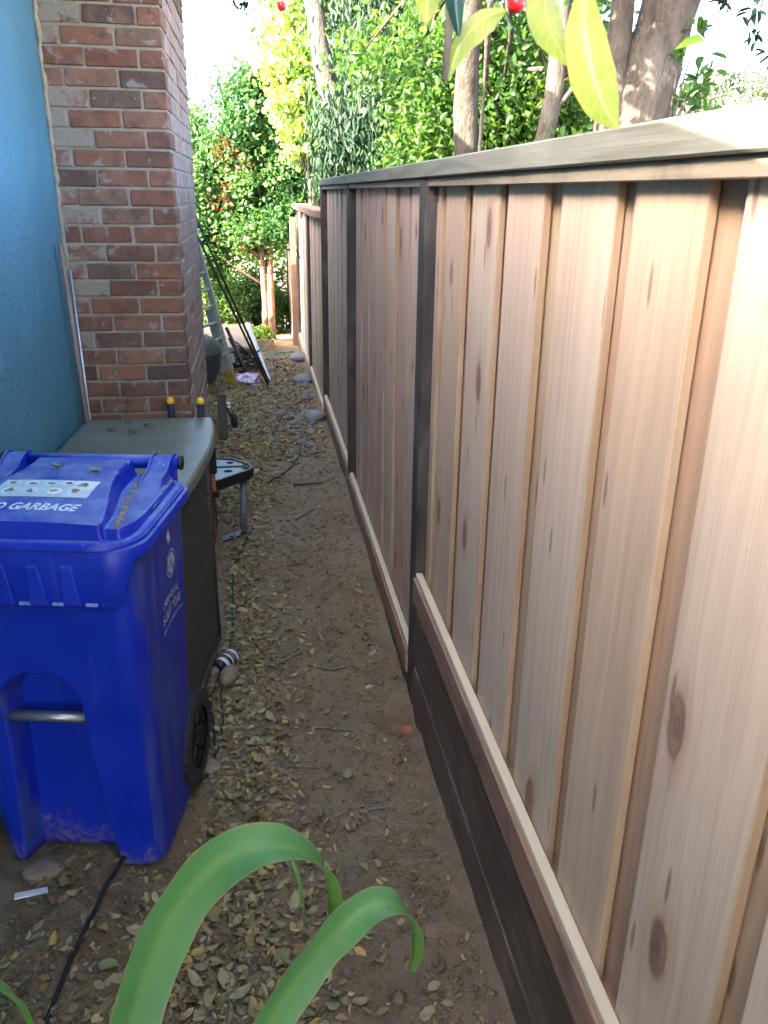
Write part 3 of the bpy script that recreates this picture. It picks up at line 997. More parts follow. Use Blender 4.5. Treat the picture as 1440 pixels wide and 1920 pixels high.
o = bpy.data.objects.new('dust_debris', tri_mesh('dust_debris', co, tr, M_LITTERDUST))
link(o, lid)
o['kind'] = 'stuff'

# ------------------------------------------------------------------ deck box behind the cart
k = NT('olive_resin')
v = k.coord()
n1 = k.noise(v, 5, 5, .65)
c = k.mix(k.rng(n1, .35, .7), (.13, .14, .105), (.18, .195, .16))
c = k.mix(k.math('MULTIPLY', k.rng(k.noise(v, 16, 6, .7), .56, .72), .5), c, (.26, .26, .22))
c = k.mix(k.math('MULTIPLY', k.rng(k.noise(v, 170, 2), .68, .74), .7), c, (.03, .028, .02))
M_LIDBOX = k.done(k.principled(c, .42, k.bump(k.noise(v, 200, 3), .12, .002)))
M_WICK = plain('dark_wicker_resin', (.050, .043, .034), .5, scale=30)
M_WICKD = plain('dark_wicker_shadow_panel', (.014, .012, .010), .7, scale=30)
box = thing('deck_box', 'dark wicker deck box with a dusty olive lid between cart and chimney', 'deck box', (-.42, 2.44, .1))
outl = [(-.615, 2.865), (-.40, 2.872), (-.184, 2.866), (-.172, 2.78), (-.165, 2.66), (-.168, 2.52), (-.180, 2.40), (-.196, 2.26), (-.215, 2.14), (-.235, 2.045), (-.40, 2.035), (-.60, 2.04), (-.645, 2.10), (-.64, 2.4)]
def loc2(pl, parent):
    return [(a - parent.location.x, b - parent.location.y) for a, b in pl]
def shrink(pl, s_):
    cx = sum(a for a, b in pl) / len(pl)
    cy = sum(b for a, b in pl) / len(pl)
    return [(cx + (a - cx) * (1 - s_ / abs(.24)), cy + (b - cy) * (1 - s_ / .42)) for a, b in pl]
ol = loc2(outl, box)
m = MB()
ringz = [(shrink(ol, .012), .768), (ol, .772), (ol, .796), (shrink(ol, .004), .803), (shrink(ol, .012), .807), (shrink(ol, .1), .8105)]
nn = len(ol)
m.add([(a, b, z_) for pl, z_ in ringz for a, b in pl], [(i * nn + j, i * nn + (j + 1) % nn, (i + 1) * nn + (j + 1) % nn, (i + 1) * nn + j) for i in range(len(ringz) - 1) for j in range(nn)] + [tuple(range(5 * nn, 6 * nn)), tuple(range(nn - 1, -1, -1))], 0, False)
m.obj('lid', M_LIDBOX, box)
bo = [(-.60, 2.80), (-.206, 2.70), (-.275, 2.13), (-.62, 2.13)]
bl = loc2(bo, box)
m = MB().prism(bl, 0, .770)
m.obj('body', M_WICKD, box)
# corner posts and frame of the woven side
A, B = Vector((bl[1][0], bl[1][1], 0)), Vector((bl[2][0], bl[2][1], 0))
side = (B - A).normalized()
outn = Vector((-side.y, side.x, 0))
if outn.x < 0:
    outn = -outn
fr = MB()
fr.tube([A + outn * .002 + Vector((0, 0, .0)), A + outn * .002 + Vector((0, 0, .765))], .011, 8)
fr.obj('corner_post', M_WICK, box)
fr = MB()
fr.tube([A + outn * .004 + side * .01 + Vector((0, 0, .742)), B + outn * .004 + Vector((0, 0, .742))], .012, 8)
fr.obj('side_frame', M_WICK, box)
fr = MB()
fr.tube([A + outn * .004 + side * .01 + Vector((0, 0, .020)), B + outn * .004 + Vector((0, 0, .020))], .012, 8)
fr.obj('side_frame', M_WICK, box)
wv = MB()
Lw = (B - A).length
zz = .045
rown = 0
while zz < .725:
    s0 = .016 + (.010 if rown % 2 else 0)
    while s0 < Lw - .01:
        c0 = A + side * s0 + outn * .001 + Vector((0, 0, zz))
        h_, l_ = .0050, .0085
        wv.add([c0 - side * l_, c0 + side * l_, c0 + outn * .0065 + Vector((0, 0, h_)) + side * l_ * .4, c0 + outn * .0065 + Vector((0, 0, h_)) - side * l_ * .4, c0 - side * l_ + Vector((0, 0, h_ * 2.6)), c0 + side * l_ + Vector((0, 0, h_ * 2.6))],
               [(0, 1, 2, 3), (3, 2, 5, 4), (0, 3, 4), (1, 5, 2)])
        s0 += .0205
    zz += .0165
    rown += 1
o = wv.obj('wicker_weave', M_WICK, box, fix=False)
o['kind'] = 'stuff'

# ------------------------------------------------------------------ things leaning by the chimney
M_STICKWD = wood('weathered_stick', [(.30, .24, .17), (.26, .20, .15)], (.09, .06, .04), 'Z', False, 1.0)
m = MB().tube([(0, 0, 0), (.010, -.03, .45), (.004, -.055, .80), (-.004, -.085, 1.35)], [.0085, .008, .0085, .007], 10)
o = m.obj('wood_stick', M_STICKWD)
o.location = (-.606, 2.886, .14)
tag(o, 'old wooden stick leaning on the blue wall left of the chimney', 'stick')
m = MB().tube([(0, 0, 0), (-.014, .004, 1.27)], .0055, 8)
o = m.obj('metal_pipe', M_STEEL)
o.location = (-.592, 2.872, .135)
tag(o, 'thin grey metal pipe standing in the corner right of the old stick', 'pipe')

M_NAVY = plain('navy_grip_foam', (.012, .013, .030), .75, scale=60)
M_YEL = plain('yellow_plastic', (.75, .46, .012), .45)
lop = thing('loppers', 'loppers standing behind the deck box with navy grips and yellow tips', 'loppers', (-.275, 2.884, .13))
for (x0, x1, y1) in ((-.012, -.050, .000), (.014, .055, -.02)):
    m = MB().tube([(x0, 0, .30), (x1 * .9, y1 * .9, .66)], .007, 8)
    hd = m.obj('handle', M_STEEL, lop)
    m = MB().tube([(x1 * .88, y1 * .88, .64), (x1, y1, .822)], .0125, 12)
    m.obj('grip', M_NAVY, hd)
    m = MB().lathe([(.0128, 0), (.0138, .004), (.0138, .014), (.009, .021), (.001, .0235)], (x1, y1, .823), (0, 0, 1), 16)
    m.obj('tip_cap', M_YEL, hd)
m = MB().prism([(-.02, -.006), (.02, -.006), (.02, .006), (-.02, .006)], .26, .32).prism([(-.012, -.004), (.016, -.004), (.012, .004), (-.016, .004)], .1, .262)
m.obj('blade', M_STEEL, lop)

M_ORG = plain('orange_plastic', (.55, .14, .04), .5)
cl = thing('bar_clamp', 'black and orange bar clamp gripping the edge of the folding stand', 'clamp', (-.247, 3.655, .335))
m = MB().box(-.009, .009, -.006, .006, 0, .20, bev=.002)
m.obj('bar', M_ORG, cl)
m = MB().box(-.019, .018, -.015, .015, .095, .225, bev=.006)
m.obj('grip', M_BLACKP, cl)
m = MB().box(-.015, .02, -.012, .012, -.02, .012, bev=.004)
m.obj('jaw', M_BLACKP, cl)

# folding stand
M_GREYP = plain('grey_tube', (.16, .165, .165), .5)
k = NT('glossy_black_top')
v = k.coord()
M_TOP = k.done(k.principled((.05, .055, .06), .28, k.bump(k.noise(v, 90, 3), .1, .002)))
zs = gz(-.13, 3.85)
stn = thing('folding_stand', 'black plastic folding stand on a grey tube leg beside the chimney', 'stand', (-.137, 3.85, zs))
def holed(poly, holes, z0, z1, name, mat, parent):
    bm = bmesh.new()
    es = []
    def ringe(pl):
        vv = [bm.verts.new((a, b, z1)) for a, b in pl]
        for i in range(len(vv)):
            es.append(bm.edges.new((vv[i], vv[(i + 1) % len(vv)])))
    ringe(poly)
    for (a, b, r_) in holes:
        ringe([(a + r_ * math.cos(2 * math.pi * i / 14), b + r_ * math.sin(2 * math.pi * i / 14)) for i in range(14)])
    bmesh.ops.triangle_fill(bm, use_beauty=True, use_dissolve=False, edges=es)
    ret = bmesh.ops.extrude_face_region(bm, geom=bm.faces[:])
    for g_ in ret['geom']:
        if isinstance(g_, bmesh.types.BMVert):
            g_.co.z = z0
    bmesh.ops.recalc_face_normals(bm, faces=bm.faces[:])
    me = bpy.data.meshes.new(name)
    bm.to_mesh(me)
    bm.free()
    me.materials.append(mat)
    return link(bpy.data.objects.new(name, me), parent)
ztp = .372 - zs
holed([(.045, .0), (.06, .045), (.045, .085), (-.03, .17), (-.105, .20), (-.115, .195), (-.115, -.165), (-.09, -.13)], [(-.045, .13, .019), (-.05, -.005, .022), (.035, .05, .016)], ztp - .006, ztp + .004, 'top_plate', M_TOP, stn)
m = MB()
pl = [(.047, -.004), (.066, .045), (.048, .09), (-.03, .178), (-.12, .208)]
pl2 = [(-.12, -.17), (.047, -.004)]
for pts in (pl2, pl):
    for (a, b) in zip(pts[:-1], pts[1:]):
        d_ = Vector((b[0] - a[0], b[1] - a[1], 0)).normalized()
        nn_ = Vector((-d_.y, d_.x, 0)) * .006
        q = [(a[0] + s1 * nn_.x, a[1] + s1 * nn_.y, z_) for z_ in (ztp - .042, ztp + .009) for s1 in (-1, 1)] + [(b[0] + s1 * nn_.x, b[1] + s1 * nn_.y, z_) for z_ in (ztp - .042, ztp + .009) for s1 in (-1, 1)]
        m.add(q, [(0, 1, 3, 2), (4, 6, 7, 5), (0, 4, 5, 1), (2, 3, 7, 6), (0, 2, 6, 4), (1, 5, 7, 3)])
m.obj('apron', M_BLACKP, stn)
m = MB().box(-.115, .03, .056, .074, ztp + .002, ztp + .009, bev=.002)
m.obj('rib', M_BLACKP, stn)
m = MB().lathe([(.016, 0), (.021, .001), (.021, .010), (.016, .0105)], (.035, .05, ztp + .003), (0, 0, 1), 18)
m.obj('socket_ring', M_GREYP, stn)
m = MB().tube([(0.005, 0, -.02), (0.02, .03, ztp - .03)], .0165, 14)
m.obj('leg', M_GREYP, stn)
m = MB().box(-.155, .025, -.19, .03, -.008, .010, bev=.004)
for i in range(len(m.v)):
    a, b, c_ = m.v[i]
    m.v[i] = (a, b * .35 + a * .75 + .02, c_)
m.obj('foot', M_BLACKP, stn)

# ------------------------------------------------------------------ bottle, cable, small finds on the ground
M_WHITE = plain('white_plastic', (.66, .68, .66), .45)
M_LBL = plain('dark_label_print', (.03, .045, .04), .5, scale=200, var=.8)
M_LBLR = plain('brown_label_print', (.20, .10, .09), .5, scale=200, var=.6)
bt = thing('supplement_jar', 'small white jar with a black lid lying beside the deck box', 'jar', (-.178, 2.56, gz(-.178, 2.56) + .030))
ax = Vector((.55, .80, .10)).normalized()
def jar_ring(name, prof, mat, parent=bt):
    return MB().lathe(prof, -ax * .045, ax, 28).obj(name, mat, parent)
jar_ring('jar_body', [(.0275, .026), (.029, .030), (.029, .088), (.026, .094), (.001, .095)], M_WHITE)
jar_ring('label', [(.0293, .040), (.0294, .041), (.0294, .080), (.0293, .081)], M_LBL)
jar_ring('label_band', [(.0295, .0555), (.0296, .056), (.0296, .061), (.0295, .0615)], M_WHITE)
jar_ring('label_band', [(.0295, .066), (.0296, .0665), (.0296, .076), (.0295, .0765)], M_LBLR)
jar_ring('lid', [(.001, .0), (.026, .0), (.0285, .002), (.0285, .025), (.0275, .027)], M_BLACKP)

def ground_path(pts, lift, sub=10):
    """smooth curve through plan points, laid on the ground"""
    P_ = [Vector((a, b, 0)) for a, b in pts]
    out = []
    for i in range(len(P_) - 1):
        p0, p1, p2, p3 = P_[max(i - 1, 0)], P_[i], P_[i + 1], P_[min(i + 2, len(P_) - 1)]
        for j in range(sub):
            t = j / sub
            q = .5 * ((2 * p1) + (-p0 + p2) * t + (2 * p0 - 5 * p1 + 4 * p2 - p3) * t * t + (-p0 + 3 * p1 - 3 * p2 + p3) * t ** 3)
            out.append(q)
    out.append(P_[-1])
    return [(q.x, q.y, max(gz(q.x, q.y), gz(q.x + .01, q.y)) + lift) for q in out]
M_CABLE = plain('black_cable', (.012, .012, .011), .5, scale=60)
pts = ground_path([(-.50, 1.0), (-.46, 1.30), (-.415, 1.50), (-.385, 1.60), (-.345, 1.70), (-.29, 1.83), (-.235, 1.95), (-.197, 2.03), (-.196, 2.14), (-.205, 2.25), (-.215, 2.36), (-.195, 2.50), (-.168, 2.66), (-.160, 2.85), (-.165, 3.1), (-.165, 3.40), (-.12, 3.75), (-.08, 3.9)], .0065)
pts = [(a, b, z_ + (.028 * math.exp(-((b - 1.62) / .18) ** 2))) for a, b, z_ in pts]
m = MB().tube(pts, .0048, 8)
o = m.obj('cable', M_CABLE)
tag(o, 'black cable snaking over the dirt past the blue cart', 'cable')
m = MB().tube(ground_path([(-.19, 2.1), (-.175, 2.25), (-.185, 2.42), (-.155, 2.56), (-.12, 2.75)], .006), .0028, 6)
tag(m.obj('cable', M_CABLE), 'thinner dark cord by the fallen jar', 'cord')
m = MB().tube(ground_path([(.0, 4.55), (.10, 4.75), (.19, 5.0), (.235, 5.25), (.22, 5.45), (.16, 5.55)], .008), .0042, 6)
tag(m.obj('cable', M_CABLE), 'dark cable curling on the path between stick and grey rock', 'cable')
m = MB().tube(ground_path([(.06, 5.5), (.09, 5.9), (.17, 6.25), (.30, 6.45), (.40, 6.5)], .012), .0045, 6)
tag(m.obj('cable', M_CABLE), 'cable looping toward the fence beyond the grey rock', 'cable')

k = NT('river_stone')
oi = k.n('ObjectInfo').outputs['Random']
v = k.coord((1, 1, 1), 9.0)
c = k.ramp(oi, [(0, (.15, .115, .08)), (.3, (.20, .165, .12)), (.6, (.16, .15, .13)), (1, (.23, .19, .14))])
c = k.mix(k.rng(k.noise(v, 20, 5), .4, .7), c, (.11, .09, .07))
M_STONE = k.done(k.principled(c, .85, k.bump(k.noise(v, 60, 5), .4, .005)))
M_STONEB = plain('blue_grey_stone', (.21, .225, .225), .7, scale=30, bump=.4)
M_STONET = plain('tan_stone', (.22, .165, .105), .85, scale=30, bump=.5)
def rock_mesh(name, r, seed, mat, sub=2):
    bm = bmesh.new()
    bmesh.ops.create_icosphere(bm, subdivisions=sub, radius=r)
    rr = np.random.default_rng(seed)
    off = rr.random(3) * 10
    for p_ in bm.verts:
        d_ = p_.co.normalized()
        q = math.sin(d_.x * 3 + off[0]) * math.sin(d_.y * 3.3 + off[1]) * math.sin(d_.z * 2.7 + off[2])
        p_.co *= 1 + .22 * q + rr.uniform(-.035, .035)
    for f_ in bm.faces:
        f_.smooth = True
    me = bpy.data.meshes.new(name)
    bm.to_mesh(me)
    bm.free()
    me.materials.append(mat)
    return me
def rock(x, y, r, sc, rz, mat, label, group=None, name='stone', sink=.3, seed=1):
    o = inst(name, rock_mesh(name, r, seed, mat), None, (x, y, gz(x, y) + r * sc[2] * (1 - sink)), (random.uniform(-.2, .2), random.uniform(-.2, .2), rz), sc)
    return tag(o, label, 'stone', group)
rock(-.160, 2.47, .045, (.7, 1.25, .7), R(-18), M_STONET, 'tan oval stone lying right below the white jar', seed=3)
rock(-.215, 2.52, .022, (1, 1, .8), 0, M_STONET, 'small tan stone between deck box corner and jar', seed=4)
rock(-.205, 2.03, .030, (1.1, 1, .7), 0, M_STONET, 'dull grey stone by the cable near the cart wheel', seed=5)
rock(.195, 1.95, .019, (1, 1.15, .6), 0, M_STONET, 'round grey pebble alone in the middle of the bare dirt', seed=6)
rock(-.575, 1.615, .042, (1.2, .8, .4), .3, M_STONET, 'flat stone half sunk in the dirt in front of the cart', seed=7)
rock(.365, 5.80, .075, (1.1, .8, .7), .2, M_STONEB, 'pale blue-grey rock against the fence foot in mid path', seed=8, sink=.5)
rock(.345, 7.35, .078, (1.2, .9, .7), .2, M_STONEB, 'blue-grey rock against the fence at the far cobbles', seed=9, sink=.5)
rock(.385, 8.6, .08, (1.2, 1.2, .6), .7, M_STONEB, 'farthest blue-grey rock near the sunlit post', seed=10, sink=.5)
tag(inst('brick_fragment', MB().box(-.020, .020, -.016, .016, -.013, .013, bev=.005, jit=.003).mesh('brick_fragment', plain('orange_brick', (.42, .15, .07), .9, scale=60, bump=.5)), None, (.418, 2.185, gz(.418, 2.185) + .012), (.4, .3, .6)), 'orange brick fragment at the foot of the nearest dark post', 'brick fragment')
tag(inst('plastic_scrap', MB().box(-.035, .035, -.007, .007, -.0015, .0015, jit=.003).mesh('plastic_scrap', M_WHITE), None, (-.585, 1.545, gz(-.585, 1.545) + .008), (.05, .1, .25)), 'white scrap lying on the dirt before the cart', 'scrap')

cob = [rock_mesh('cobble', .042, 20 + i, M_STONE, 2) for i in range(5)]
for i in range(140):
    y = random.uniform(4.9, 9.0)
    x = random.uniform(-.18 if y < 6 else -.1, .40)
    if y < 5.6 and x < .15:
        continue
    s_ = random.choice([.35, .42, .5, .6, .75, .95])
    o = inst('cobble', cob[i % 5], None, (x, y, gz(x, y) + .008 * s_), (random.uniform(-.3, .3), random.uniform(-.3, .3), random.uniform(0, 6.28)), (s_ * random.uniform(.8, 1.4), s_, s_ * random.uniform(.45, .75)))
    tag(o, 'rounded grey cobble half buried among leaves on the far path', 'cobble', 'cobbles on the far path')

# twigs
M_TWIG = plain('twig_bark', (.17, .14, .105), .9, scale=60, bump=.4)
def twig(x, y, L, r, rz, label, name='twig', bend=.06, group=None, fork=False):
    pts = []
    dx, dy = math.cos(rz), math.sin(rz)
    for i in range(7):
        t = i / 6 - .5
        b_ = bend * L * math.cos(t * math.pi)
        px, py = x + dx * t * L - dy * b_, y + dy * t * L + dx * b_
        pts.append((px - x, py - y, gz(px, py) + r * .8 + .002))
    m_ = MB().tube(pts, [r * (1 - .35 * i / 6) for i in range(7)], 6)
    if fork:
        q = Vector(pts[3])
        m_.tube([q, q + Vector((dx * .2 - dy * .25, dy * .2 + dx * .25, .01)) * L], [r * .6, r * .4], 5)
    o = m_.obj(name, M_TWIG)
    o.location = (x, y, 0)
    return tag(o, label, 'twig', group)
twig(.235, 4.45, .20, .011, R(-35), 'thick broken stick on the bare dirt in mid path', 'stick', .02)
twig(.20, 4.05, .16, .006, R(40), 'thin forked twig just nearer than the thick stick', fork=True)
twig(.05, 2.60, .13, .006, R(35), 'bare twig pointing up the path level with the jar', bend=.02)
twig(.02, 1.975, .085, .009, R(-45), 'short stout wood chip in the dirt right of the cart', 'wood_chip', .01)
twig(.16, 2.17, .16, .004, R(-25), 'thin twig lying toward the nearest dark post', bend=.03)
twig(.20, 2.52, .10, .0045, R(-3), 'straight grey splinter in the middle of the dirt', 'splinter', .0)
twig(.10, 1.42, .11, .005, R(12), 'curved twig between the strap leaves', bend=.1)
twig(.32, 2.82, .09, .0025, R(80), 'very thin upright-lying stem near the fence foot', bend=.1)
twig(.26, 2.80, .09, .0025, R(105), 'thin pale stem left of another near the fence', bend=.05)
twig(.26, 1.79, .05, .005, R(5), 'short pale wood chip near the retaining boards', 'wood_chip', .0)
twig(-.08, 2.22, .10, .003, R(-60), 'dry stalk beside the tan stone', bend=.05, fork=True)
for i in range(60):
    x, y = random.uniform(-.2, .38), random.uniform(1.4, 7.5)
    twig(x, y, random.uniform(.03, .10), random.uniform(.0015, .0035), random.uniform(0, 3.14), 'small dry twig scattered among the fallen leaves', bend=.08, group='small twigs scattered on the path')

# ------------------------------------------------------------------ fallen leaves
LITTER_ST = [(0, (0.1540, 0.1000, 0.0488)), (.18, (0.2800, 0.1875, 0.0829)), (.34, (0.2100, 0.1500, 0.0732)), (.46, (0.3360, 0.2625, 0.1268)), (.56, (0.2380, 0.2250, 0.1122)), (.66, (0.3920, 0.3375, 0.1804)), (.74, (0.4620, 0.3125, 0.0829)), (.84, (0.1820, 0.1000, 0.0438)), (.93, (0.1400, 0.1875, 0.0829)), (1, (0.1400, 0.1875, 0.1073))]
k = NT('fallen_leaf_litter')
f = k.n('Attribute', attribute_name='tint').outputs['Fac']
v = k.coord()
c = k.ramp(f, LITTER_ST)
c = k.mix(k.math('MULTIPLY', k.rng(k.noise(v, 120, 3), .5, .7), .4), c, (.13, .095, .06))
M_LITTER = k.done(k.principled(c, .75, spec=.25))
def flmat(name, a, b):
    k = NT(name)
    oi = k.n('ObjectInfo').outputs['Random']
    v = k.coord((1, 1, 1), 7.0)
    c = k.mix(oi, a, b)
    c = k.mix(k.math('MULTIPLY', k.rng(k.noise(v, 45, 4), .5, .75), .55), c, (.13, .09, .05))
    return k.done(k.principled(c, .65, k.bump(k.noise(v, 150, 3), .3, .003), spec=.3))
FL = {'yellow': flmat('yellow_dead_leaf', (0.454, 0.310, 0.068), (0.389, 0.290, 0.098)),
      'tan': flmat('tan_dead_leaf', (0.356, 0.270, 0.120), (0.259, 0.200, 0.090)),
      'grey-green': flmat('grey_green_dead_leaf', (0.292, 0.270, 0.124), (0.367, 0.330, 0.165)),
      'brown': flmat('brown_dead_leaf', (0.216, 0.120, 0.049), (0.162, 0.100, 0.053)),
      'green': flmat('green_fallen_leaf', (0.140, 0.200, 0.075), (0.216, 0.250, 0.105))}
def big_leaf_mesh(L, W, curl, cup, seed, mat, lobed=False):
    rr = random.Random(seed)
    n_ = 7
    q, f_ = [], []
    for i in range(n_):
        t = i / (n_ - 1)
        wd = W * .5 * (math.sin(math.pi * min(1, t * .97 + .02)) ** .75) * (1 + rr.uniform(-.12, .12) + (.25 if lobed and i % 2 else 0))
        z_ = curl * L * (4 * (t - .5) ** 2) + rr.uniform(-.02, .02) * L
        sx = rr.uniform(-.03, .03) * L
        q += [(-wd + sx, (t - .5) * L, z_ + cup * wd * rr.uniform(.6, 1.4)), (sx, (t - .5) * L, z_), (wd + sx, (t - .5) * L, z_ + cup * wd * rr.uniform(.5, 1.3))]
    for i in range(n_ - 1):
        for s_ in (0, 1):
            f_.append((3 * i + s_, 3 * i + s_ + 1, 3 * i + s_ + 4, 3 * i + s_ + 3))
    return MB().add(q, f_, 0, True).mesh('fallen_leaf', mat)
LM = {}
for kk, mt in FL.items():
    LM[kk] = [big_leaf_mesh(1.0, random.uniform(.45, .62), random.uniform(-.22, .30), random.uniform(-.3, .95), 100 + i * 7 + len(kk), mt, i == 3) for i in range(5)]
def litter_density(x, y):
    """thick along the cart, box and chimney side, thinning to bare dirt by the fence"""
    if y < 5.0:
        edge = .02 + .07 * math.sin(y * 1.7) + (-.08 if y > 3.2 else 0)
        d_ = 1 - ss(x, edge - .12, edge + .14)
        return .05 + .95 * d_
    return .75 - .3 * ss(x, .2, .42)
def clear(x, y):
    lx, ly = x + .42, y - 1.97
    a = R(10.6)
    u_, v_ = lx * math.cos(a) - ly * math.sin(a), lx * math.sin(a) + ly * math.cos(a)
    if abs(u_) < .24 and -.36 < v_ < .12 and not (-.42 < v_ < -.29 and abs(u_) < .1):
        return False
    if x < -.20 - (.07 * (2.7 - y) / .57 if y < 2.7 else 0) + .01 and 2.1 < y < 3.92:
        return False
    return -.60 < x < .40
kinds = ['tan'] * 40 + ['grey-green'] * 24 + ['yellow'] * 13 + ['brown'] * 17 + ['green'] * 6
LBL = {'tan': 'dry tan leaf lying among the litter on the dirt', 'grey-green': 'pale grey-green fallen leaf lying on the dirt',
       'yellow': 'yellow fallen leaf lying on the dirt path', 'brown': 'curled brown leaf lying on the dirt', 'green': 'fresh green leaf fallen on the dirt'}
cnt = 0
while cnt < 290:
    y = 1.15 + 2.3 * random.random() ** 1.25
    x = random.uniform(-.60, .40)
    if not clear(x, y) or random.random() > litter_density(x, y) * (.35 if (x < -.33 and y < 1.9) else 1):
        continue
    kk = random.choice(kinds)
    s_ = random.choice([.020, .024, .028, .034, .040, .048, .056]) * random.uniform(.9, 1.1) * (.9 if x > .1 else 1.05)
    o = inst('fallen_leaf', random.choice(LM[kk]), None, (x, y, gz(x, y) + .004 + .006 * random.random()), (random.gauss(0, .35), random.gauss(0, .35), random.uniform(0, 6.28)), (s_, s_, s_ * random.uniform(.7, 1.5)))
    tag(o, LBL[kk], 'leaf', 'fallen %s leaves on the dirt' % kk)
    cnt += 1
# leaves on the cart lid and on the deck box
def lid_world(u_, v_):
    a = R(-10.6)
    return (-.42 + u_ * math.cos(a) - v_ * math.sin(a), 1.97 + u_ * math.sin(a) + v_ * math.cos(a), .12 + lid_h(u_, v_) + .005)
for (u_, v_, kk, s_, rz, lb) in ((-.030, -.125, 'grey-green', .036, 1.5, 'pale green leaf lying on the blue cart lid, left of another leaf'), (.064, -.135, 'yellow', .030, 1.2, 'yellow curled leaf lying on the blue cart lid, right of another leaf')):
    o = inst('fallen_leaf', LM[kk][0], None, lid_world(u_, v_), (.1, .1, rz), (s_, s_, s_))
    tag(o, lb, 'leaf')
for (x, y, kk, s_, rz, lb) in ((-.498, 2.70, 'tan', .028, 1.4, 'tan leaf leftmost of the group on the deck box lid'), (-.455, 2.80, 'tan', .026, 1.5, 'thin tan leaf at the back of the deck box lid'),
                               (-.435, 2.69, 'yellow', .027, .3, 'yellow curled leaf in the middle of the deck box lid'), (-.42, 2.655, 'yellow', .026, 1.2, 'yellow leaf nearest the cart on the deck box lid'), (-.385, 2.74, 'brown', .028, 1.1, 'brown leaf rightmost on the deck box lid')):
    o = inst('fallen_leaf', LM[kk][2], None, (x, y, .921), (-.22, .15, rz), (s_ * 1.5, s_ * 1.5, s_ * 1.5))
    tag(o, lb, 'leaf')
# the rest of the litter, one carpet
P_ = []
T_ = []
while len(P_) < 15000:
    y = 1.1 + 8.2 * random.random() ** 1.15
    x = random.uniform(-.62, .41)
    if y > 3.92 and x < -.5:
        continue
    if not clear(x, y):
        continue
    if random.random() > litter_density(x, y) * (.25 if (x < -.33 and y < 1.9) else 1):
        continue
    P_.append((x, y))
P_ = np.array(P_)
zz = ground_z(P_[:, 0], P_[:, 1]) + rng.uniform(.001, .010, len(P_))
cc = np.column_stack([P_, zz])
L_ = rng.uniform(.010, .036, len(cc)) * (1 + .15 * (cc[:, 1] > 4.5))
axs = rng.normal(0, 1, (len(cc), 3)) * [1, 1, .25]
nr = rng.normal(0, .5, (len(cc), 3)) + [0, 0, 1]
co, tr = leaf_arrays(cc, L_, L_ * rng.uniform(.35, .6, len(cc)), axs, nr, fold=rng.uniform(-.35, .5, (len(cc), 1)), curl=rng.uniform(-.35, .15, (len(cc), 1)))
tn = np.repeat(rng.beta(1.4, 1.5, len(cc)), LT)
o = bpy.data.objects.new('leaf_litter', tri_mesh('leaf_litter', co, tr, M_LITTER, tn))
link(o)
o['kind'] = 'stuff'
# broken bits of leaf trodden into the soil
P_ = []
while len(P_) < 16000:
    y = 1.0 + 7.5 * random.random() ** 1.25
    x = random.uniform(-.62, .42)
    if random.random() < .22 + .78 * litter_density(x, y):
        P_.append((x, y))
P_ = np.array(P_)
cc = np.column_stack([P_, ground_z(P_[:, 0], P_[:, 1]) + rng.uniform(.0005, .004, len(P_))])
L_ = rng.gamma(2.0, .0032, len(cc)) + .002
co, tr = leaf_arrays(cc, L_, L_ * rng.uniform(.25, .8, len(cc)), rng.normal(0, 1, (len(cc), 3)) * [1, 1, .2], rng.normal(0, .4, (len(cc), 3)) + [0, 0, 1], fold=rng.uniform(-.3, .4, (len(cc), 1)), curl=-.1)
o = bpy.data.objects.new('leaf_fragments', tri_mesh('leaf_fragments', co, tr, M_LITTER, np.repeat(rng.beta(1.0, 1.8, len(cc)) * .75, LT)))
link(o)
o['kind'] = 'stuff'
# crumbs of soil and gravel
n_ = 18000
px = rng.uniform(-.62, .42, n_)
py = 1.0 + 7.5 * rng.random(n_) ** 1.3
pr = rng.gamma(1.6, .0019, n_) + .001
pz = ground_z(px, py) + pr * .3
octa = np.array([[1, 0, 0], [-1, 0, 0], [0, 1, 0], [0, -1, 0], [0, 0, .8], [0, 0, -.8]])
of = np.array([[0, 2, 4], [2, 1, 4], [1, 3, 4], [3, 0, 4], [2, 0, 5], [1, 2, 5], [3, 1, 5], [0, 3, 5]])
jt = octa[None] * rng.uniform(.6, 1.3, (n_, 6, 1)) * pr[:, None, None] + np.stack([px, py, pz], 1)[:, None]
tr = (np.arange(n_)[:, None, None] * 6 + of[None]).reshape(-1, 3)
o = bpy.data.objects.new('soil_crumbs', tri_mesh('soil_crumbs', jt.reshape(-1, 3), tr, M_DIRT))
link(o)
o['kind'] = 'stuff'

# ------------------------------------------------------------------ far end of the side yard
M_GRILL = plain('grey_green_enamel', (.055, .065, .06), .4, scale=20)
gg = gz(-.43, 5.75)
gr = thing('kettle_grill', 'small dark kettle grill just past the chimney corner', 'grill', (-.435, 5.72, gg))
zr = .615 - gg
m = MB().lathe([(.165, 0), (.160, -.02), (.150, -.10), (.115, -.19), (.07, -.235), (.001, -.245)], (0, 0, zr), (0, 0, 1), 32)
m.obj('bowl', M_GRILL, gr)
m = MB().lathe([(.168, -.008), (.171, 0), (.168, .006), (.155, .045), (.125, .085), (.07, .115), (.001, .125)], (0, 0, zr + .004), (0, 0, 1), 32)
m.obj('lid', M_GRILL, gr)
for (a, b, c0, c1) in ((.10, -.02, .21, .12), (-.10, .08, -.15, .14), (-.04, -.12, -.06, -.16)):
    m = MB().tube([(a * .9, b * .9, zr - .17), (c0, c1, .04)], .010, 8)
    m.obj('leg', M_GREYP, gr)
m = MB().lathe([(.02, -.015), (.052, -.016), (.058, -.008), (.058, .008), (.052, .016), (.02, .015)], (.215, .125, .052), (1, .25, 0), 24)
m.obj('wheel', M_RUBBER, gr)
m = MB().box(-.03, .03, -.02, .02, 0, .33, bev=.004)
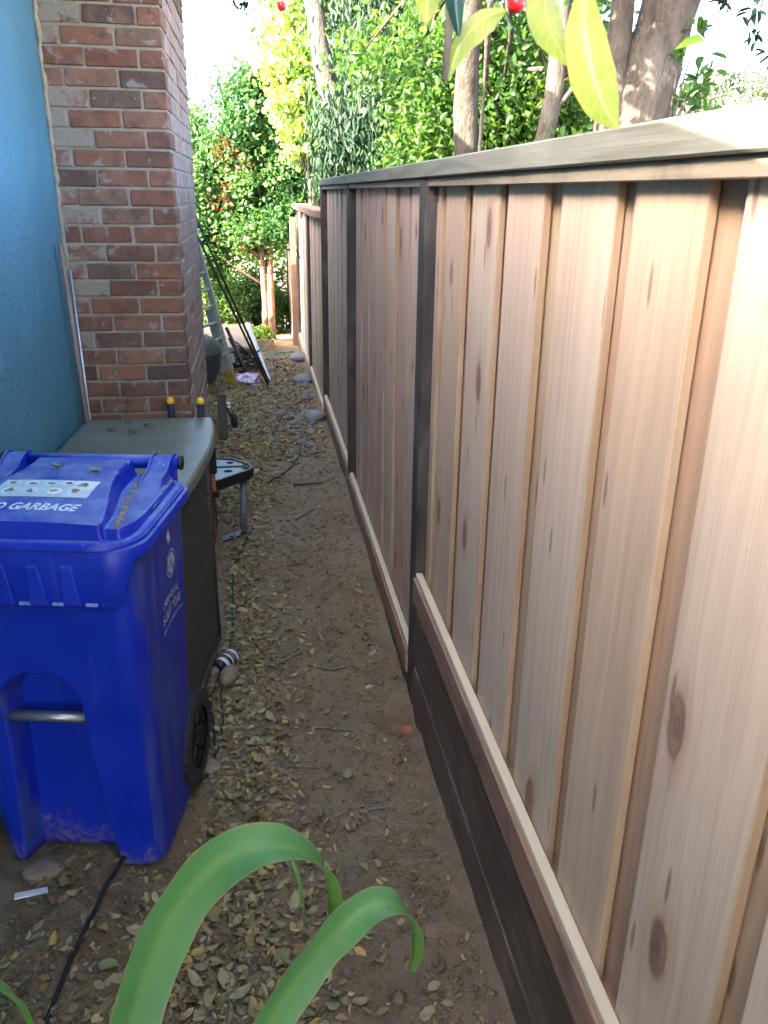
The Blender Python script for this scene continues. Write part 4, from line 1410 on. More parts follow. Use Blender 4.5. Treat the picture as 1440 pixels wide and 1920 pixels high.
o = m.obj('timber_offcut', wood('weathered_offcut', [(.11, .10, .08), (.12, .105, .085)], (.05, .04, .03), 'Z', False, .9))
o.location = (-.285, 5.55, gz(-.285, 5.55) - .01)
tag(o, 'grey timber offcut standing under the kettle grill', 'timber')

k = NT('weathered_aluminium')
v = k.coord()
M_ALU = k.done(k.principled(k.mix(k.noise(v, 25, 4), (.36, .39, .36), (.45, .47, .44)), .45, metal=.35))
M_MUST = plain('dusty_yellow_rubber', (.36, .25, .02), .7, scale=40, var=.3)
ldr = thing('extension_ladder', 'grey aluminium ladder with yellow feet leaning on the house wall', 'ladder', (-.33, 7.25, gz(-.33, 7.25)))
top_ = Vector((-.315, .0, 1.52))
wdir = Vector((.075, .18, 0))
dl = top_.normalized()
nl_ = wdir.normalized().cross(dl)
def bar(m_, a, b, hw_, ht_):
    q = []
    for p0_ in (a, b):
        for (s1, s2) in ((-hw_, -ht_), (hw_, -ht_), (hw_, ht_), (-hw_, ht_)):
            q.append(p0_ + nl_ * s1 + wdir.normalized() * s2)
    return m_.add(q, [(0, 1, 5, 4), (1, 2, 6, 5), (2, 3, 7, 6), (3, 0, 4, 7), (0, 3, 2, 1), (4, 5, 6, 7)])
for s1 in (-1, 1):
    bar(MB(), top_ * .08 + wdir * s1, top_ + wdir * s1, .024, .010).obj('rail', M_ALU, ldr)
    bar(MB(), top_ * .082 + wdir * s1 * .90 - nl_ * .035, top_ * .44 + wdir * s1 * .90 - nl_ * .035, .045, .010).obj('base_rail', M_ALU, ldr)
    bar(MB(), wdir * s1 * .95 - nl_ * .02, top_ * .087 + wdir * s1 * .95 - nl_ * .02, .038, .018).obj('foot', M_MUST, ldr)
    bar(MB(), top_ * .12 + wdir * s1 * 1.2, top_ * .17 + wdir * s1 * 1.2, .03, .02).obj('rung_lock', M_ALU, ldr)
for i in range(2, 11):
    p_ = top_ * (i / 11)
    m = MB().tube([p_ - wdir * .97, p_ + wdir * .97], .014, 8)
    m.obj('rung', M_ALU, ldr)

M_ROD = plain('dark_rod', (.012, .016, .016), .5)
def lean(name, a, b, r, mat, label, cat):
    a, b = Vector(a), Vector(b)
    m_ = MB().tube([(0, 0, 0), b - a], r, 8)
    o_ = m_.obj(name, mat)
    o_.location = a
    return tag(o_, label, cat)
lean('dark_pole', (.050, 7.25, gz(.05, 7.25)), (-.635, 6.85, 1.74), .0095, M_ROD, 'dark thin pole, lower of the two leaning across the ladder', 'pole')
lean('dark_pole', (.062, 7.36, gz(.06, 7.36)), (-.630, 6.95, 1.86), .0095, M_ROD, 'dark thin pole, upper of the two leaning across the ladder', 'pole')
lean('white_pipe', (.052, 7.42, gz(.05, 7.42) + .02), (-.13, 8.75, .36), .020, plain('white_pvc', (.62, .68, .72), .4), 'white plastic pipe lying up the path beside the dark poles', 'pipe')
# tangle of black irrigation tubing
m = MB()
for i in range(9):
    a0 = random.uniform(0, 6.28)
    q = []
    r0 = random.uniform(.09, .17)
    for j in range(26):
        a = a0 + j * .30
        q.append((r0 * math.cos(a) * 1.15 + random.uniform(-.008, .008), r0 * math.sin(a) * .8, .05 + .06 * math.sin(a * 1.0 + i) + .012 * i))
    m.tube(q, .0085, 6)
for i in range(4):
    q = [(-.15 + .01 * i, .1, .30 - .02 * i), (-.05, .05 + .02 * i, .26 - .03 * i), (.08, .0, .13), (.17, -.06, .02 + .01 * i)]
    m.tube(q, .008, 6)
o = m.obj('hose_tangle', M_ROD)
o.location = (-.17, 8.05, gz(-.17, 8.05))
tag(o, 'tangle of black irrigation tubing beyond the ladder', 'tubing')
lean('black_tube', (-.13, 7.75, gz(-.13, 7.75)), (-.33, 8.2, .40), .018, M_BLACKP, 'short thick black tube leaning in the tubing tangle', 'tube')
# crumpled bag
k = NT('plastic_bag')
v = k.coord()
c = k.mix(k.rng(k.noise(v, 9, 3), .46, .54), (.62, .60, .64), (.50, .30, .56))
M_BAG = k.done(k.principled(c, .4, k.bump(k.noise(v, 25, 4), .8, .02)))
bm = bmesh.new()
bmesh.ops.create_icosphere(bm, subdivisions=3, radius=.13)
rr = np.random.default_rng(5)
for p_ in bm.verts:
    d_ = p_.co.normalized()
    p_.co *= 1 + .3 * math.sin(d_.x * 6 + 1) * math.sin(d_.y * 7) + rr.uniform(-.12, .12)
    p_.co.z *= .42
    p_.co.x *= .75
me = bpy.data.meshes.new('plastic_bag')
bm.to_mesh(me)
bm.free()
me.materials.append(M_BAG)
tag(inst('plastic_bag', me, None, (-.13, 7.42, gz(-.13, 7.42) + .045), (0, 0, .5)), 'crumpled white and purple plastic bag by the poles', 'bag')
for (x, y, rz) in ((-.33, 6.55, .3), (-.30, 6.4, 1.2)):
    tag(inst('white_scrap', MB().box(-.06, .06, -.015, .015, 0, .012, bev=.003, jit=.003).mesh('white_scrap', M_WHITE), None, (x, y, gz(x, y) + .01), (.1, .05, rz)), 'white scrap strip on the ground below the ladder', 'scrap', 'white scraps below the ladder')

# planter box
M_PLANT = wood('planter_wood', [(.42, .24, .12), (.40, .22, .11)], (.2, .1, .05), 'Y', False, .6)
plz = gz(0, 9.5) - .03
plb = thing('planter_box', 'low orange wooden planter box at the end of the path', 'planter', (.02, 9.75, plz))
for (x0, x1, y0, y1) in ((-.135, .125, -.27, -.245), (-.135, .125, .245, .27), (-.135, -.110, -.243, .243), (.100, .125, -.243, .243)):
    m = MB().box(x0, x1, y0, y1, 0, .17, bev=.004)
    m.obj('side_board', M_PLANT, plb)
m = MB().box(-.108, .098, -.243, .243, .05, .13)
m.obj('soil', M_DIRT, plb)
M_LIME = leafmat('lime_leaf', [(0, (.16, .27, .03)), (.5, (.26, .38, .05)), (1, (.40, .45, .07))], .4)
def bush(name, label, cat, center, rad, n_, L, mat, group=None, tint=(0, 1), up=.5, seed=0, stem=True, clumps=24, stemmat=None):
    """plant of leaf clumps on a few stems"""
    rr = np.random.default_rng(seed)
    t_ = thing(name, label, cat, (center[0], center[1], center[2] - rad[2]), 0, group)
    cl_ = norm(rr.normal(0, 1, (clumps, 3))) * (rr.random((clumps, 1)) ** .4) * .85
    k_ = rr.integers(0, clumps, n_)
    p0 = (cl_[k_] + rr.normal(0, .16, (n_, 3))) * rad
    axs_ = norm(rr.normal(0, 1, (n_, 3)) + [0, 0, .2])
    nr_ = rr.normal(0, .6, (n_, 3)) + [0, 0, up]
    Ls = L * rr.uniform(.6, 1.25, n_)
    co_, tr_ = leaf_arrays(p0 + [0, 0, rad[2]], Ls, Ls * rr.uniform(.4, .6, n_), axs_, nr_)
    tn_ = np.repeat(np.clip(tint[0] + (tint[1] - tint[0]) * (rr.random(clumps)[k_] * .5 + rr.random(n_) * .5), 0, 1), LT)
    link(bpy.data.objects.new('foliage', tri_mesh('foliage', co_, tr_, mat, tn_)), t_)
    if stem:
        mm = MB()
        for i in range(6):
            q_ = cl_[i] * rad + [0, 0, rad[2]]
            mm.tube([(q_[0] * .1, q_[1] * .1, -.15), (q_[0] * .4, q_[1] * .4, q_[2] * .5), tuple(q_)], [.02, .014, .006], 6)
        mm.obj('stem', stemmat or M_TWIG, t_)
    return t_
bush('leafy_plant', 'lime green plant filling the orange planter box', 'plant', (.02, 9.75, plz + .20), (.13, .25, .09), 700, .05, M_LIME, seed=1, clumps=14)
m = MB()
q = []
for i in range(40):
    a = i / 39 * 2 * math.pi * 1.1
    q.append((.075 * math.sin(a) - .02, .03 * math.cos(a), .15 - .15 * math.cos(a)))
m.tube(q, .007, 7)
q = [(.0, .0, .01), (.06, -.05, .05), (.14, -.06, .12), (.19, -.02, .2)]
m.tube(q, .006, 7)
m.tube([(.12, .0, .02), (.25, -.05, .03), (.42, .05, .02)], .008, 7)
o = m.obj('garden_hose', plain('teal_hose', (.03, .30, .24), .4))
o.location = (-.06, 9.32, gz(-.06, 9.32))
tag(o, 'teal garden hose looping beside the planter box', 'hose')

# ------------------------------------------------------------------ trees and shrubs
k = NT('grey_bark')
v = k.coord((1, 1, .35))
n1 = k.noise(v, 22, 6, .7)
n2 = k.noise(v, 60, 4, .6)
c = k.ramp(n1, [(.3, (.032, .025, .018)), (.5, (.075, .060, .044)), (.7, (.12, .10, .075))])
c = k.mix(k.math('MULTIPLY', k.rng(k.noise(k.coord(), 6, 4), .45, .7), .5), c, (.085, .083, .065))
M_BARK = k.done(k.principled(c, .95, k.bump(k.math('ADD', n1, n2), 1.0, .02), spec=.2))
k = NT('brown_bark')
v = k.coord((1, 1, .25))
n1 = k.noise(v, 26, 6, .7)
c = k.ramp(n1, [(.3, (.08, .045, .03)), (.55, (.20, .125, .08)), (.75, (.30, .20, .13))])
M_BARKB = k.done(k.principled(c, .95, k.bump(n1, 1.0, .02), spec=.2))

GREEN = [(0, (0.0224, 0.0680, 0.0208)), (.3, (0.0400, 0.1040, 0.0288)), (.6, (0.0656, 0.1440, 0.0360)), (.85, (0.1040, 0.1840, 0.0440)), (.93, (0.1360, 0.1920, 0.0480)), (.97, (0.1920, 0.0680, 0.0320)), (1, (0.2560, 0.1040, 0.0560))]
M_LEAF = leafmat('tree_leaf', GREEN, .5, .5, 1.7)
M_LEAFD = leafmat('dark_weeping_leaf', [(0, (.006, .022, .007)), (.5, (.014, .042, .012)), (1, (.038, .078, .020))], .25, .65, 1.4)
M_LEAFY = leafmat('yellow_green_leaf', [(0, (0.0750, 0.1650, 0.0338)), (.35, (0.1800, 0.2850, 0.0600)), (.6, (0.3300, 0.3900, 0.1125)), (1, (0.4500, 0.4500, 0.1950))], .5, .5, 1.5)
M_LEAFB = leafmat('bright_green_leaf', [(0, (0.0275, 0.0715, 0.0154)), (.5, (0.0523, 0.1128, 0.0198)), (1, (0.0935, 0.1540, 0.0275))], .55, .5, 1.8)
M_LEAFF = leafmat('hazy_far_leaf', [(0, (.08, .13, .08)), (.5, (.12, .17, .09)), (1, (.20, .23, .12))], .3)  # hillside glare and haze put into these paler greens

def tree(name, label, loc, trunks, blobs, n_, L, mat, bark, group=None, ratio=.5, seed=0, droop=0.0, tint=(0, .9), red=None, limbs=10, cat='tree', spread=.2, clump=60):
    """trunk tubes (local) + leaf clumps spread through blobs (centre, radii)"""
    rr = np.random.default_rng(seed)
    rs = random.Random(seed)
    t_ = thing(name, label, cat, loc, 0, group)
    for (pts_, rad_) in trunks:
        m_ = MB()
        P2, R2 = [], []
        for i in range(len(pts_) - 1):
            a_, b_ = Vector(pts_[i]), Vector(pts_[i + 1])
            for j in range(6):
                t = j / 6
                P2.append(a_.lerp(b_, t) + Vector((rs.uniform(-1, 1), rs.uniform(-1, 1), 0)) * rad_[i] * .06)
                R2.append((rad_[i] * (1 - t) + rad_[i + 1] * t) * rs.uniform(.95, 1.06))
        P2.append(Vector(pts_[-1]))
        R2.append(rad_[-1])
        m_.tube(P2, R2, 14)
        m_.obj('trunk', bark, t_)
    vol = np.array([b[1][0] * b[1][1] * b[1][2] for b in blobs]) ** .7
    bi = rr.choice(len(blobs), clump, p=vol / vol.sum())
    cen = np.array([b[0] for b in blobs], float)
    rad = np.array([b[1] for b in blobs], float)
    cl_ = cen[bi] + norm(rr.normal(0, 1, (clump, 3))) * (rr.random((clump, 1)) ** .35) * rad[bi]
    k_ = rr.integers(0, clump, n_)
    sp = spread * rr.uniform(.6, 1.3, clump)[k_][:, None]
    p0 = cl_[k_] + rr.normal(0, 1, (n_, 3)) * sp * [1, 1, .8 + droop * 1.2]
    axs_ = norm(rr.normal(0, 1, (n_, 3)) * (1 - .6 * droop) + np.array([0, 0, -1.6 * droop - .1]))
    nr_ = rr.normal(0, .65, (n_, 3)) + [0, 0, .55 * (1 - droop)]
    Ls = L * rr.uniform(.6, 1.3, n_)
    co_, tr_ = leaf_arrays(p0, Ls, Ls * ratio * rr.uniform(.8, 1.2, n_), axs_, nr_)
    tv = tint[0] + (tint[1] - tint[0]) * (rr.random(clump)[k_] * .55 + rr.random(n_) * .45)
    if red is not None:
        for (q_, r_) in red:
            d2 = np.linalg.norm((p0 - np.array(q_)) / r_, axis=1)
            hit = (d2 < 1) & (rr.random(n_) < .45)
            tv[hit] = rr.uniform(.955, .985, hit.sum())
    link(bpy.data.objects.new('crown', tri_mesh('crown', co_, tr_, mat, np.repeat(tv, LT))), t_)
    if limbs:
        m_ = MB()
        for i in range(limbs):
            tr0 = trunks[rs.randrange(len(trunks))][0]
            a_ = Vector(tr0[-1]).lerp(Vector(tr0[-2]), rs.random())
            b_ = Vector(cl_[rs.randrange(clump)])
            mid = a_.lerp(b_, .5) + Vector((rs.uniform(-.1, .1), rs.uniform(-.1, .1), rs.uniform(-.05, .12)))
            m_.tube([a_, mid, b_], [.022, .014, .005], 6)
        m_.obj('limb', bark, t_)
    return t_

# twin-trunk tree at the end of the path
bz = gz(.1, 10.8)
tree('leafy_tree', 'leafy twin-trunk tree at the path end with patches of red dead leaves', (.10, 10.8, bz),
     [([(-.04, 0, -.1), (-.03, 0, .5), (-.06, 0, 1.3)], [.050, .042, .03]), ([(.045, 0, -.1), (.04, -.02, .5), (.06, 0, 1.3)], [.052, .046, .03])],
     [((-.10, .1, 1.50), (.62, .55, .45)), ((-.55, .3, 2.0), (.62, .6, .7)), ((-.20, .35, 2.55), (.45, .5, .5)), ((.22, .25, 1.9), (.42, .5, .6)), ((-.95, .6, 1.7), (.5, .6, .8)), ((.0, .3, 2.95), (.22, .3, .3)), ((-.75, .4, 1.1), (.35, .4, .4))],
     40000, .064, M_LEAF, M_BARKB, seed=2, ratio=.6, clump=190, spread=.12, red=[((-.40, .0, 2.20), .20), ((-.22, .0, 2.02), .16), ((-.50, -.2, 1.72), .20), ((-.62, .0, 1.25), .10), ((-.28, -.1, 1.12), .08)])
tree('yellow_leaved_tree', 'bright yellow-green tree glowing in the sun behind the leaning trunk', (.55, 10.1, gz(.55, 10.1)),
     [([(.12, 0, -.2), (.10, 0, 1.8), (-.05, 0, 3.3)], [.05, .04, .02])],
     [((-.12, 0, 3.15), (.26, .3, .65)), ((-.02, 0, 2.65), (.26, .3, .40)), ((.15, 0, 3.5), (.2, .3, .3)), ((.03, -.1, 2.2), (.13, .2, .2))],
     3000, .09, M_LEAFY, M_BARK, seed=3, ratio=.65, clump=60, spread=.11)
tree('leaning_tree', 'slim leaning grey trunk rising through light leaves beyond the fence end', (.84, 8.9, gz(.84, 8.9)),
     [([(.16, 0, -.3), (.07, 0, 1.5), (.02, 0, 1.85), (-.07, 0, 2.5), (-.17, 0, 3.0), (-.26, 0, 3.7), (-.27, 0, 4.6)], [.10, .095, .095, .10, .095, .085, .07])],
     [((.25, 1.0, 3.0), (.55, .4, .9)), ((.0, .7, 4.0), (.7, .5, .6)), ((.55, 1.0, 3.2), (.5, .5, .9))],
     15000, .06, M_LEAFB, M_BARK, seed=4, ratio=.5, clump=110, spread=.15, droop=.4)
tree('weeping_tree', 'dark green weeping tree hanging over the middle of the fence', (1.15, 8.0, gz(1.1, 8)),
     [([(0, 0, -.3), (.05, 0, 1.5), (-.02, 0, 3.2), (-.04, 0, 4.2)], [.05, .035, .025, .015])],
     [((-.05, 0, 2.1), (.48, .45, .32)), ((-.02, .05, 2.75), (.32, .4, .5)), ((.05, .1, 3.5), (.38, .4, .55)), ((-.38, .1, 1.9), (.22, .3, .3)), ((.35, 0, 2.0), (.25, .35, .35)), ((.4, .2, 3.9), (.5, .4, .4))],
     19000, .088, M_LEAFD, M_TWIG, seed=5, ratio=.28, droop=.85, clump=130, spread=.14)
# three trunks behind the near fence
tree('grey_trunk_tree', 'grey-barked tree behind the fence with a dark vine stem on its right', (1.21, 5.05, gz(1.2, 5)),
     [([(.06, 0, -.3), (.02, 0, 1.6), (.0, 0, 2.0), (-.05, -.2, 2.7), (-.04, -.2, 3.8)], [.075, .068, .068, .060, .05]), ([(.075, -.05, 1.5), (.085, -.055, 2.1), (.055, -.2, 2.5), (.06, -.2, 3.3)], [.010, .010, .009, .008])],
     [((.1, 1.0, 2.4), (.7, .5, .45)), ((.35, .8, 2.1), (.6, .4, .3)), ((.1, .2, 3.6), (.6, .5, .35))],
     7500, .062, M_LEAFB, M_BARK, seed=6, ratio=.5, clump=90, spread=.13)
tree('thin_trunk_tree', 'thin crooked trunk with a side branch right of the grey-barked tree', (1.64, 4.95, gz(1.6, 4.95)),
     [([(-.02, 0, -.3), (.0, 0, 1.75), (.05, 0, 2.1), (.06, 0, 2.5), (.10, 0, 3.4)], [.055, .052, .052, .044, .035]), ([(.02, -.02, 1.95), (.15, -.03, 2.12), (.24, -.05, 2.3)], [.016, .012, .007])],
     [((.1, .8, 2.2), (.5, .5, .4)), ((.0, .5, 2.9), (.7, .6, .5)), ((.45, .9, 2.2), (.5, .4, .4))],
     6500, .064, M_LEAFB, M_BARK, seed=7, ratio=.5, clump=80, spread=.13)
tree('forked_tree', 'thick pale forked trunk close behind the near fence', (1.46, 3.25, gz(1.4, 3.25)),
     [([(-.03, 0, -.3), (-.05, 0, 1.55), (-.03, 0, 1.85), (.055, 0, 2.2), (.17, .02, 2.75), (.3, .05, 3.8)], [.15, .135, .118, .100, .096, .08]), ([(-.10, 0, 1.6), (-.125, .0, 1.95), (-.115, .0, 2.4), (-.11, 0, 3.6)], [.075, .055, .036, .034])],
     [((.35, .1, 3.9), (.9, .7, .4)), ((.6, .5, 3.6), (.7, .5, .4)), ((-.80, -.55, 2.75), (.42, .5, .22))],  # last blob is out of view, added to keep sun off the trunk
     15000, .07, M_LEAFB, M_BARK, seed=8, ratio=.5, clump=110, spread=.18)
# shrubs between the trunks
bush('tall_shrub', 'sunlit green shrub behind the fence between the grey and thin trunks', 'shrub', (1.55, 6.2, 1.9), (.55, .6, .55), 4200, .066, M_LEAFB, seed=11, clumps=55)
bush('tall_shrub', 'green shrub behind the fence left of the grey-barked tree', 'shrub', (1.35, 6.6, 2.0), (.42, .5, .7), 4200, .06, M_LEAFB, seed=12, clumps=50)
bush('tall_shrub', 'green shrub against the forked trunk on its left', 'shrub', (1.72, 4.5, 1.6), (.32, .4, .42), 2600, .06, M_LEAFB, seed=13, clumps=30)
bush('glossy_shrub', 'glossy-leaved sprig standing over the fence right of the forked trunk', 'shrub', (1.66, 3.35, 1.88), (.14, .2, .30), 130, .062, M_LEAFB, seed=14, clumps=16, tint=(0, .3))
# hanging sprigs against the bright sky on the right
def sprig(label, root, tips, L, n_, mat, seed, group=None):
    rr = np.random.default_rng(seed)
    t_ = thing('leafy_branch', label, 'branch', root, 0, group)
    mm = MB()
    C_, A_ = [], []
    for tp in tips:
        tp = np.array(tp, float)
        mm.tube([(0, 0, 0), tuple(tp * .5 + [0, 0, .03]), tuple(tp)], [.006, .004, .002], 5)
        for _ in range(n_):
            d_ = norm(rr.normal(0, 1, 3) + tp / np.linalg.norm(tp) * .8)
            C_.append(tp + d_ * L * .55 + rr.normal(0, .012, 3))
            A_.append(d_)
    mm.obj('twig', M_BARK, t_)
    C_, A_ = np.array(C_), np.array(A_)
    co_, tr_ = leaf_arrays(C_, L * rr.uniform(.7, 1.2, len(C_)), L * .36, A_, rr.normal(0, .5, C_.shape) + [0, 0, 1])
    link(bpy.data.objects.new('foliage', tri_mesh('foliage', co_, tr_, mat, np.repeat(rr.random(len(C_)) * .5, LT))), t_)
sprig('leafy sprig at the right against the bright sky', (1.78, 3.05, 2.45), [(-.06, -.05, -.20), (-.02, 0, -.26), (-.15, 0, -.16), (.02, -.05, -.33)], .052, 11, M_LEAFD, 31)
sprig('leafy sprig right of the forked trunk under the sky', (1.50, 3.1, 1.78), [(.07, 0, .42), (.02, .02, .33), (.10, .02, .26), (.04, -.03, .20)], .052, 10, M_LEAFB, 32)
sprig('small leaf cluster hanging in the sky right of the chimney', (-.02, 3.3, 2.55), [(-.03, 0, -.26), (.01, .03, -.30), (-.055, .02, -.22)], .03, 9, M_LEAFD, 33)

# hedges and trees farther off
bush('flower_shrub', 'low green shrub with russet flowers beside the concrete path', 'shrub', (-.62, 11.6, .20), (.5, .5, .50), 3600, .06, M_LEAF, seed=21, clumps=40, tint=(.5, 1.0))
bush('flower_shrub', 'low green shrub left of the twin trunks', 'shrub', (-.25, 12.3, .25), (.5, .4, .55), 3200, .06, M_LEAF, seed=22, clumps=36, tint=(.3, .95))
bush('flower_shrub', 'shady low shrub right of the twin trunks', 'shrub', (.34, 12.5, .15), (.3, .3, .6), 2200, .06, M_LEAF, seed=23, clumps=30, tint=(.1, .8))
bush('flower_shrub', 'mid green shrub closing the gap behind the planter box', 'shrub', (.12, 11.9, .10), (.34, .3, .42), 2600, .06, M_LEAF, seed=24, clumps=32, tint=(.2, .9))
bush('flower_shrub', 'sunlit green shrub at the far edge of the concrete path', 'shrub', (-.95, 13.0, .20), (.6, .4, .62), 3600, .06, M_LEAF, seed=25, clumps=40, tint=(.3, .93))
FAR = [(-2.2, 15.5, 1.7, 1.3), (-.6, 15.5, 1.3, 1.3), (.9, 15.0, 2.0, 1.5), (2.0, 13.5, 2.3, 1.6), (3.2, 12.5, 2.3, 1.5), (4.6, 13.5, 2.0, 1.3), (2.3, 9.4, 2.2, .95), (1.9, 17, 4.2, 1.8), (3.8, 17.5, 3.8, 1.9)]
FL_ = ['broad tree far left beyond the twin-trunk tree', 'round tree straight beyond the path end', 'sunlit tree behind the yellow-green tree', 'sunlit tree behind the weeping tree', 'sunlit tree behind the grey trunk', 'far tree glimpsed between thin and forked trunks', 'bright shrub behind the weeping tree', 'tallest far tree behind the leaning trunk', 'tall far tree behind the grey-barked tree']
for i, (x, y, z, r_) in enumerate(FAR):
    g0 = gz(x, y)
    tree('background_tree', FL_[i], (x, y, g0), [([(0, 0, -.2), (.05, 0, z * .6), (0, 0, z + .3)], [.10, .08, .04])],
         [((0, 0, z - g0), (r_ * .95, r_ * .8, r_)), ((r_ * .4, 0, z - g0 + r_ * .5), (r_ * .5, r_ * .5, r_ * .5)), ((-r_ * .4, 0, z - g0 - r_ * .4), (r_ * .6, r_ * .5, r_ * .6))],
         7000, .10, M_LEAFB if i % 3 else M_LEAF, M_BARK, seed=40 + i, ratio=.55, clump=95, spread=.2, limbs=6, group='background trees')
# hillside trees far to the right
hill = MB()
hn = 24
q, f_ = [], []
for i in range(hn + 1):
    for j in range(hn + 1):
        x, y = -10 + 120 * i / hn, 45 + 90 * j / hn
        h_ = 6.0 * math.exp(-((x - 62) / 26) ** 2 - ((y - 92) / 30) ** 2) - 1.6
        q.append((x, y, h_))
for i in range(hn):
    for j in range(hn):
        f_.append((i * (hn + 1) + j, (i + 1) * (hn + 1) + j, (i + 1) * (hn + 1) + j + 1, i * (hn + 1) + j + 1))
hl = MB().add(q, f_, 0, True).obj('hill', plain('hill_grass', (.20, .19, .10), .95, scale=.4))
hl['kind'] = 'structure'
HL_ = ['pale hillside tree low in the gap just right of the fork', 'tallest pale tree in the middle of the bright hillside', 'small pale tree leftmost on the bright hillside', 'broad pale tree second from the right on the hillside', 'pale tree at the right edge of the hillside', 'low pale bush-like tree in front on the hillside']
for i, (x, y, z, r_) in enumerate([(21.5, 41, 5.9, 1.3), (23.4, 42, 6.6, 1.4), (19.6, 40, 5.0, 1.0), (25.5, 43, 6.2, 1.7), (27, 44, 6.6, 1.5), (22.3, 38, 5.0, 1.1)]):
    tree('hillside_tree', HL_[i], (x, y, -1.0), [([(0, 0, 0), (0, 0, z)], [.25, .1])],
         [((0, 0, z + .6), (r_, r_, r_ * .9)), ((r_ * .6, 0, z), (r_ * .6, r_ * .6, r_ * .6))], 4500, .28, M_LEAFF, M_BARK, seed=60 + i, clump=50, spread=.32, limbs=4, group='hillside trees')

# ------------------------------------------------------------------ foreground: strap-leaf plant and holly
tree('added_holly_tree', 'unseen holly tree added behind the viewpoint to block light from the near fence', (.75, -1.5, gz(.75, -1.5)),  # out-of-view tree added to cut sky and bounce light on the fence end
     [([(0, 0, -.2), (.0, 0, 1.2), (.05, 0, 2.6)], [.08, .07, .04])],
     [((-.25, 0, 1.9), (.75, .6, .8)), ((-.2, .2, 1.0), (.6, .5, .5)), ((.3, .3, 2.7), (.8, .7, .5)), ((-.95, -.3, .8), (.5, .5, .5))],
     9000, .06, M_LEAF, M_BARK, seed=80, ratio=.55, clump=90, spread=.16)

k = NT('strap_leaf')
uvn = k.n('Attribute', attribute_name='across')
ac = uvn.outputs['Fac']
v = k.coord()
g = k.noise(k.coord((1, 1, 1)), 9, 4)
c = k.mix(k.rng(g, .3, .7), (.12, .34, .115), (.19, .44, .145))
c = k.mix(k.math('MULTIPLY', k.rng(k.math('ABSOLUTE', ac), .34, .02), .55), c, (.28, .48, .13))
c = k.mix(k.math('MULTIPLY', k.rng(k.math('ABSOLUTE', k.math('SUBTRACT', k.math('ABSOLUTE', ac), .5)), .16, .0), .2), c, (.15, .33, .12))
ln = k.math('SINE', k.math('MULTIPLY', ac, 95.0))
c = k.mix(k.math('MULTIPLY', k.rng(ln, -.2, 1), .4), c, (.05, .19, .055))
al = k.n('Attribute', attribute_name='along').outputs['Fac']
tipn = k.math('ADD', al, k.math('MULTIPLY', k.math('SUBTRACT', g, .5), .25))
c = k.mix(k.math('MULTIPLY', k.rng(tipn, .62, .95), .65), c, (.115, .23, .028))
edge = k.math('MULTIPLY', k.rng(k.math('ADD', k.math('ABSOLUTE', ac), k.math('MULTIPLY', k.math('SUBTRACT', k.noise(v, 45, 4), .5), .28)), .90, 1.0), .85)
c = k.mix(k.math('MULTIPLY', k.rng(k.noise(v, 30, 5, .7), .62, .72), .55), c, (.34, .36, .12))
c = k.mix(k.math('MULTIPLY', k.rng(k.noise(v, 260, 3), .66, .72), .5), c, (.45, .50, .38))
c = k.mix(edge, c, (.42, .33, .17))
p_ = k.principled(c, .38, k.bump(ln, .12, .002), spec=.4)
tr_ = k.n('BsdfTranslucent', {0: k.mix(.5, c, (.20, .45, .03))}).outputs[0]
M_STRAP = k.done(k.n('MixShader', {0: .45, 1: p_, 2: tr_}).outputs[0])
def strap_leaf(parent, pts, wd, sidev, name='leaf', fold=.35, nseg=60):
    """arching ribbon through points; widths along; sidev = which way its breadth points"""
    P0 = [Vector(p) for p in pts]
    C_, Wd = [], []
    for i in range(len(P0) - 1):
        a, b, c_, d_ = P0[max(i - 1, 0)], P0[i], P0[i + 1], P0[min(i + 2, len(P0) - 1)]
        for j in range(12):
            t = j / 12
            C_.append(.5 * ((2 * b) + (-a + c_) * t + (2 * a - 5 * b + 4 * c_ - d_) * t * t + (-a + 3 * b - 3 * c_ + d_) * t ** 3))
            Wd.append(wd[i] * (1 - t) + wd[i + 1] * t)
    C_.append(P0[-1])
    Wd.append(wd[-1])
    q, f_, ac_, al_ = [], [], [], []
    n_ = len(C_)
    cols = [-1, -.8, -.55, -.28, 0, .28, .55, .8, 1]
    sv = [Vector(s_) for s_ in sidev]
    for i in range(n_):
        t = (C_[min(i + 1, n_ - 1)] - C_[max(i - 1, 0)]).normalized()
        u_ = i / (n_ - 1) * (len(sv) - 1)
        s0 = sv[int(u_)].lerp(sv[min(int(u_) + 1, len(sv) - 1)], u_ - int(u_))
        s1 = (s0 - t * s0.dot(t)).normalized()
        nn_ = s1.cross(t).normalized()
        for c_ in cols:
            wob = .03 * math.sin(i * .5 + c_ * 2) * abs(c_)
            q.append(C_[i] + s1 * (c_ * Wd[i]) + nn_ * (fold * Wd[i] * (abs(c_) ** 1.4) + wob * Wd[i]))
            ac_.append(c_)
            al_.append(i / (n_ - 1))
    m_ = len(cols)
    for i in range(n_ - 1):
        for j in range(m_ - 1):
            f_.append((i * m_ + j, i * m_ + j + 1, (i + 1) * m_ + j + 1, (i + 1) * m_ + j))
    pl_ = parent.location
    o = MB().add([p - pl_ for p in q], f_, 0, True).obj(name, M_STRAP, parent, fix=False)
    for nm, arr in (('across', ac_), ('along', al_)):
        at = o.data.attributes.new(nm, 'FLOAT', 'POINT')
        at.data.foreach_set('value', arr)
    return o
plant = thing('strap_leaf_plant', 'strap-leaved green plant arching up close in front of the path', 'plant', (-.27, .52, gz(-.27, .52)))
